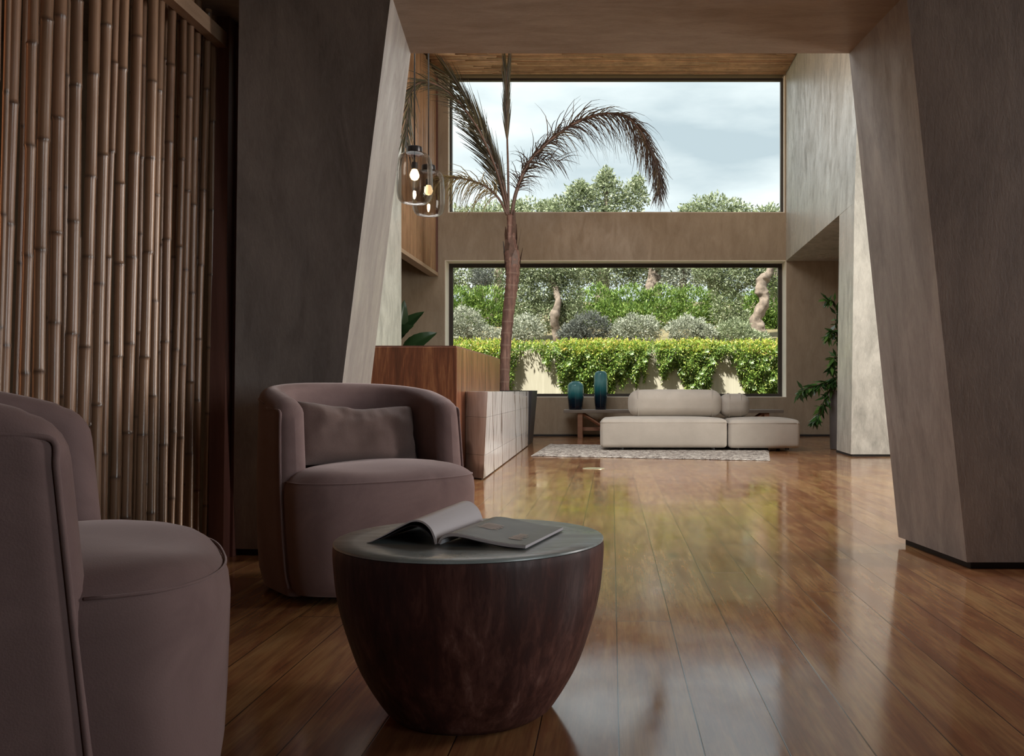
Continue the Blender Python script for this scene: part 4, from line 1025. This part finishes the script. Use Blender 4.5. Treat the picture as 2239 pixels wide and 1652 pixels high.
# old leaf bases wrapping the upper trunk
random.seed(12)
for q in range(13):
    i0 = int(nn*random.uniform(0.60, 0.88)); a = q*2.4; c = sp_[i0]; r = rads[i0]
    out = Vector((math.cos(a), math.sin(a), 0)); e_ = c+out*(r+random.uniform(0.01, 0.06))+Vector((0, 0, random.uniform(0.15, 0.4)))
    w = Vector((-math.sin(a), math.cos(a), 0))
    rows = [[c+out*r*0.9+w*0.055*s_+Vector((0, 0, -0.1)) for s_ in (-1, 0, 1)], [c+out*(r+0.012)+w*0.05*s_+Vector((0, 0, 0.08)) for s_ in (-1, 0, 1)], [e_+w*0.012*s_ for s_ in (-1, 0, 1)]]
    MB().grid(rows).build('leaf_base', M['rachis'], palm, True)
def frond(pts, leaf, mat, rad=(0.022, 0.005), t0=0.2, n=90, ln=0.6, wd=0.02, fwd=0.8, side=0.35, spread=0.5, grav=0.15, curl=0.0, lnf=None, bias=0.0, jitter=0.15):
    sp2 = smoothpath(pts, 10); m = len(sp2)
    fr = MB().tube(sp2, [rad[0]+(rad[1]-rad[0])*i/(m-1) for i in range(m)], 6).build('frond', M['rachis'], palm, True)
    cum = [0]
    for a, c in zip(sp2, sp2[1:]): cum.append(cum[-1]+(c-a).length)
    mb = MB()
    for q in range(n):
        s_ = t0+(1-t0)*(q+random.random()*0.6)/n; tgt = min(s_, 0.999)*cum[-1]; i = max(k for k in range(m-1) if cum[k] <= tgt)
        p = sp2[i].lerp(sp2[i+1], (tgt-cum[i])/max(1e-6, cum[i+1]-cum[i])); tg = (sp2[min(i+2, m-1)]-sp2[max(i-1, 0)]).normalized()
        pn = Vector((-tg.z, 0, tg.x))   # left of travel in the picture plane
        for sg in (-1, 1):
            dv = (tg*fwd + pn*(side*sg+bias) + Vector((0, spread*random.uniform(-1, 1), 0)) + Vector((random.gauss(0, jitter), 0, random.gauss(0, jitter)))).normalized()
            L_ = ln*(lnf(s_) if lnf else 1)*random.uniform(0.7, 1.1); seg = 5; c = p.copy(); left = []; right = []
            wv = dv.cross(Vector((0, 1, 0))).normalized()
            if wv.length < 0.1: wv = Vector((1, 0, 0))
            wv = (wv+Vector((0, random.uniform(-0.8, 0.8), 0))).normalized()
            g = grav*random.uniform(0.6, 1.4)
            for k in range(seg+1):
                ww = wd*0.5*(1-(k/seg)**2)*0.95+0.0015
                left.append(c-wv*ww); right.append(c+wv*ww)
                dv = (dv+Vector((random.gauss(0, curl), random.gauss(0, curl), -g))).normalized(); c = c+dv*(L_/seg)
            mb.grid([left, right])
    me = mb.build('leaflets', mat, fr); return fr
random.seed(33)
bell = lambda s_: 0.35+0.65*math.sin(math.pi*min(1, max(0, s_))**0.8)
# upright spear
frond([pl(1112, 472), pl(1111, 380), pl(1109, 300), pl(1108, 220), pl(1108, 150)], None, M['palm_leaf'], (0.022, 0.008), 0.50, 60, 0.55, 0.015, 1.0, 0.13, 0.16, -0.02, jitter=0.03)
# big left frond, stiff leaflets
frond([pl(1113, 470), pl(1104, 415), pl(1088, 360), pl(1066, 305), pl(1040, 250), pl(1010, 200), pl(980, 160)], None, M['palm_leaf'], (0.024, 0.006), 0.10, 78, 0.85, 0.014, 0.95, 0.20, 0.22, 0.02, bias=0.14, jitter=0.05, lnf=lambda s_: 0.55+0.6*math.sin(math.pi*s_))
# arching left frond behind it, drooping at the pier
frond([pl(1111, 470, .0), pl(1088, 380, -.2), pl(1050, 290, -.5), pl(1005, 225, -.8), pl(960, 188, -1.1), pl(920, 180, -1.4), pl(898, 205, -1.6), pl(890, 260, -1.7), pl(888, 320, -1.7)], None, M['palm_leaf'], (0.022, 0.006), 0.30, 85, 0.55, 0.014, 0.85, 0.28, 0.3, 0.10, jitter=0.10)
# low left frond with hanging leaflets
frond([pl(1109, 470, -.2), pl(1092, 436, -.25), pl(1066, 410, -.3), pl(1030, 394, -.3), pl(990, 388, -.3), pl(955, 394, -.3), pl(925, 415, -.3)], None, M['palm_gold'], (0.022, 0.006), 0.20, 85, 0.70, 0.012, 0.45, 0.40, 0.4, 0.50, curl=0.10, lnf=bell)
# the great right frond
frond([pl(1118, 472), pl(1129, 419), pl(1153, 360), pl(1183, 325), pl(1230, 286), pl(1277, 260), pl(1324, 248), pl(1365, 254), pl(1395, 278), pl(1415, 313), pl(1433, 354), pl(1442, 398), pl(1440, 425)], None, M['palm_dry'], (0.032, 0.008), 0.10, 230, 0.70, 0.013, 0.75, 0.40, 0.5, 0.38, curl=0.14, lnf=lambda s_: 0.45+0.75*math.sin(math.pi*s_**1.1))
# short thin fronds near the crown
frond([pl(1117, 470, .1), pl(1128, 425, .1), pl(1150, 375, .1), pl(1185, 350, .1), pl(1225, 352, .1)], None, M['palm_dry'], (0.012, 0.003), 0.3, 26, 0.40, 0.012, 0.7, 0.5, 0.4, 0.16, curl=0.08)
frond([pl(1111, 472, .1), pl(1085, 390, .15), pl(1055, 330, .15), pl(1030, 285, .15)], None, M['palm_leaf'], (0.012, 0.003), 0.2, 30, 0.55, 0.016, 0.9, 0.25, 0.2, 0.02, bias=0.1, jitter=0.05)
# planter
ptx = thing('palm_planter', 'dark tapered square planter holding the palm, behind the marble block', 'planter', (-1.74, PY, 0))
q0, q1, hh = 0.42, 0.49, 0.862
mb = MB(); tk = 0.03
def ring(r, z): return [(-r, -r, z), (r, -r, z), (r, r, z), (-r, r, z)]
levels = [ring(q0, 0.0), ring(q1, hh), ring(q1-tk, hh), ring(q1-tk-0.005, hh-0.08)]
vs = [v for l in levels for v in l]; fs_ = [(3, 2, 1, 0)]
for i in range(3):
    for k in range(4): k2 = (k+1) % 4; fs_.append((i*4+k, i*4+k2, (i+1)*4+k2, (i+1)*4+k))
mb.add(vs, fs_); mb.build('pot', M['pot_dark'], ptx)
MB().box(-q1+tk+0.004, q1-tk-0.004, -q1+tk+0.004, q1-tk-0.004, hh-0.1, hh-0.05).build('soil', M['soil'], ptx)

# ------------------------------------------------------------------ broad-leaved plant behind the counter
bp = thing('broad_leaf_plant', 'dark broad-leaved plant rising behind the walnut counter at the far left', 'potted plant', (-3.62, 15.0, 0))
MB().lathe([(0.16, 0.0), (0.2, 0.02), (0.22, 0.5), (0.205, 0.5), (0.19, 0.44), (0.0, 0.44)], n=32, cap1=False).build('pot', M['pot_dark'], bp, True, 40)
def broad(base, tip, width, nvec, name='leaf', droop=0.05):
    base = Vector(base); tip = Vector(tip); ax = tip-base; Ln = ax.length; axn = ax.normalized(); nv = Vector(nvec); nv = (nv-axn*nv.dot(axn)).normalized(); sd = axn.cross(nv)
    rows = []; n = 14
    for i in range(n+1):
        t_ = i/n; w = width/2*(math.sin(math.pi*min(1, t_*0.97+0.03)**0.75)**0.8); c = base+ax*t_+nv*(droop*4*t_*(1-t_))
        rows.append([c+sd*w*s_+nv*(0.25*abs(s_)*w+0.006*math.sin(t_*40)*abs(s_)) for s_ in (-1, -0.6, -0.25, 0, 0.25, 0.6, 1)])
    lf = MB().grid(rows).build(name, M['broad_leaf'], bp, True)
    MB().tube([base+ax*t_+nv*(droop*4*t_*(1-t_)-0.004) for t_ in [k/8 for k in range(9)]], [0.008*(1-k/10) for k in range(9)], 5).build('midrib', M['leaf_hedge'], lf, True)
def B(px, py, Y=15.0): return P(px, py, Y)-bp.location
broad(B(862, 748), B(928, 681), 0.34, (-0.45, -0.8, 0.45))
broad(B(880, 775), B(956, 727), 0.32, (-0.1, -0.85, 0.5))
broad(B(855, 745), B(905, 712, 14.8), 0.26, (-0.5, -0.8, 0.3))
broad(B(868, 745), B(884, 655), 0.22, (0.5, -0.85, 0.0))
broad(B(850, 760), B(800, 670), 0.34, (0.3, -0.4, 0.9))
for a_, e_ in (((0, 0, 0.44), B(862, 748)), ((0.03, 0, 0.44), B(880, 775)), ((-0.03, 0.02, 0.44), B(855, 745)), ((0, -0.03, 0.44), B(868, 745)), ((-0.04, 0, 0.44), B(850, 760))):
    MB().tube([a_, Vector(a_)*0.4+e_*0.6+Vector((-0.05, 0, 0)), e_], [0.016, 0.012, 0.009], 6).build('stalk', M['leaf_hedge'], bp, True)

# ------------------------------------------------------------------ climbing plant in the tall planter at the right
tp = thing('tall_planter', 'slim tall grey cylinder planter half hidden by the right-hand pier', 'planter', (3.365, 13.36, 0))
MB().lathe([(0.165, 0.0), (0.175, 0.01), (0.19, 0.86), (0.175, 0.86), (0.17, 0.80), (0.0, 0.80)], n=40, cap1=False).build('pot', M['planter_grey'], tp, True, 40)
rp = thing('leafy_houseplant', 'glossy long-leaved plant spilling out of the tall grey planter', 'potted plant', (3.365, 13.36, 0.80))
random.seed(8)
def Q(px, py, Y=13.25): return P(px, py, Y)-rp.location
stems_ = [
 ([Vector((0, 0, 0)), Q(1838, 800), Q(1830, 720), Q(1826, 664), Q(1808, 655)], 26),
 ([Vector((0, 0, 0)), Q(1838, 790), Q(1832, 740), Q(1822, 722), Q(1812, 735)], 20),
 ([Vector((0, 0, 0)), Q(1836, 810), Q(1828, 780), Q(1820, 790), Q(1818, 808)], 20),
 ([Vector((0, 0, 0)), Q(1832, 826), Q(1812, 832), Q(1785, 842), Q(1762, 850), Q(1748, 858)], 40),
 ([Vector((0, 0, 0)), Q(1828, 836), Q(1812, 858), Q(1800, 880), Q(1790, 905), Q(1784, 918)], 34),
 ([Vector((0, 0, 0)), Q(1850, 780, 13.5), Q(1860, 720, 13.5), Q(1870, 690, 13.5)], 24)]
for pts, n in stems_:
    sp2 = smoothpath(pts, 6); st = MB().tube(sp2, [0.009*(1-0.6*i/(len(sp2)-1)) for i in range(len(sp2))], 5).build('stem', M['rachis'], rp, True)
    cc = []; dd = []; 
    for q in range(n*3):
        i = int(len(sp2)*random.uniform(0.25, 0.999)); p = sp2[i]; tg = (sp2[min(i+1, len(sp2)-1)]-sp2[max(i-1, 0)]).normalized()
        cc.append(p); dd.append((tg*0.5+Vector((random.gauss(0, .45), random.gauss(0, .45), random.gauss(-0.35, .4)))).normalized())
    cc = np.array([tuple(c) for c in cc]); dd = np.array([tuple(c) for c in dd]); nr = unit(rng.normal(size=cc.shape)*0.6+np.array([-0.3, -0.4, 0.8])); nr = unit(nr-dd*(nr*dd).sum(1)[:, None])
    s_ = rng.uniform(0.7, 1.2, len(cc)); v, f = leaf_mesh(cc, dd, nr, 0.16*s_, 0.045*s_); np_obj('leaves', v, f, M['house_leaf'], st)
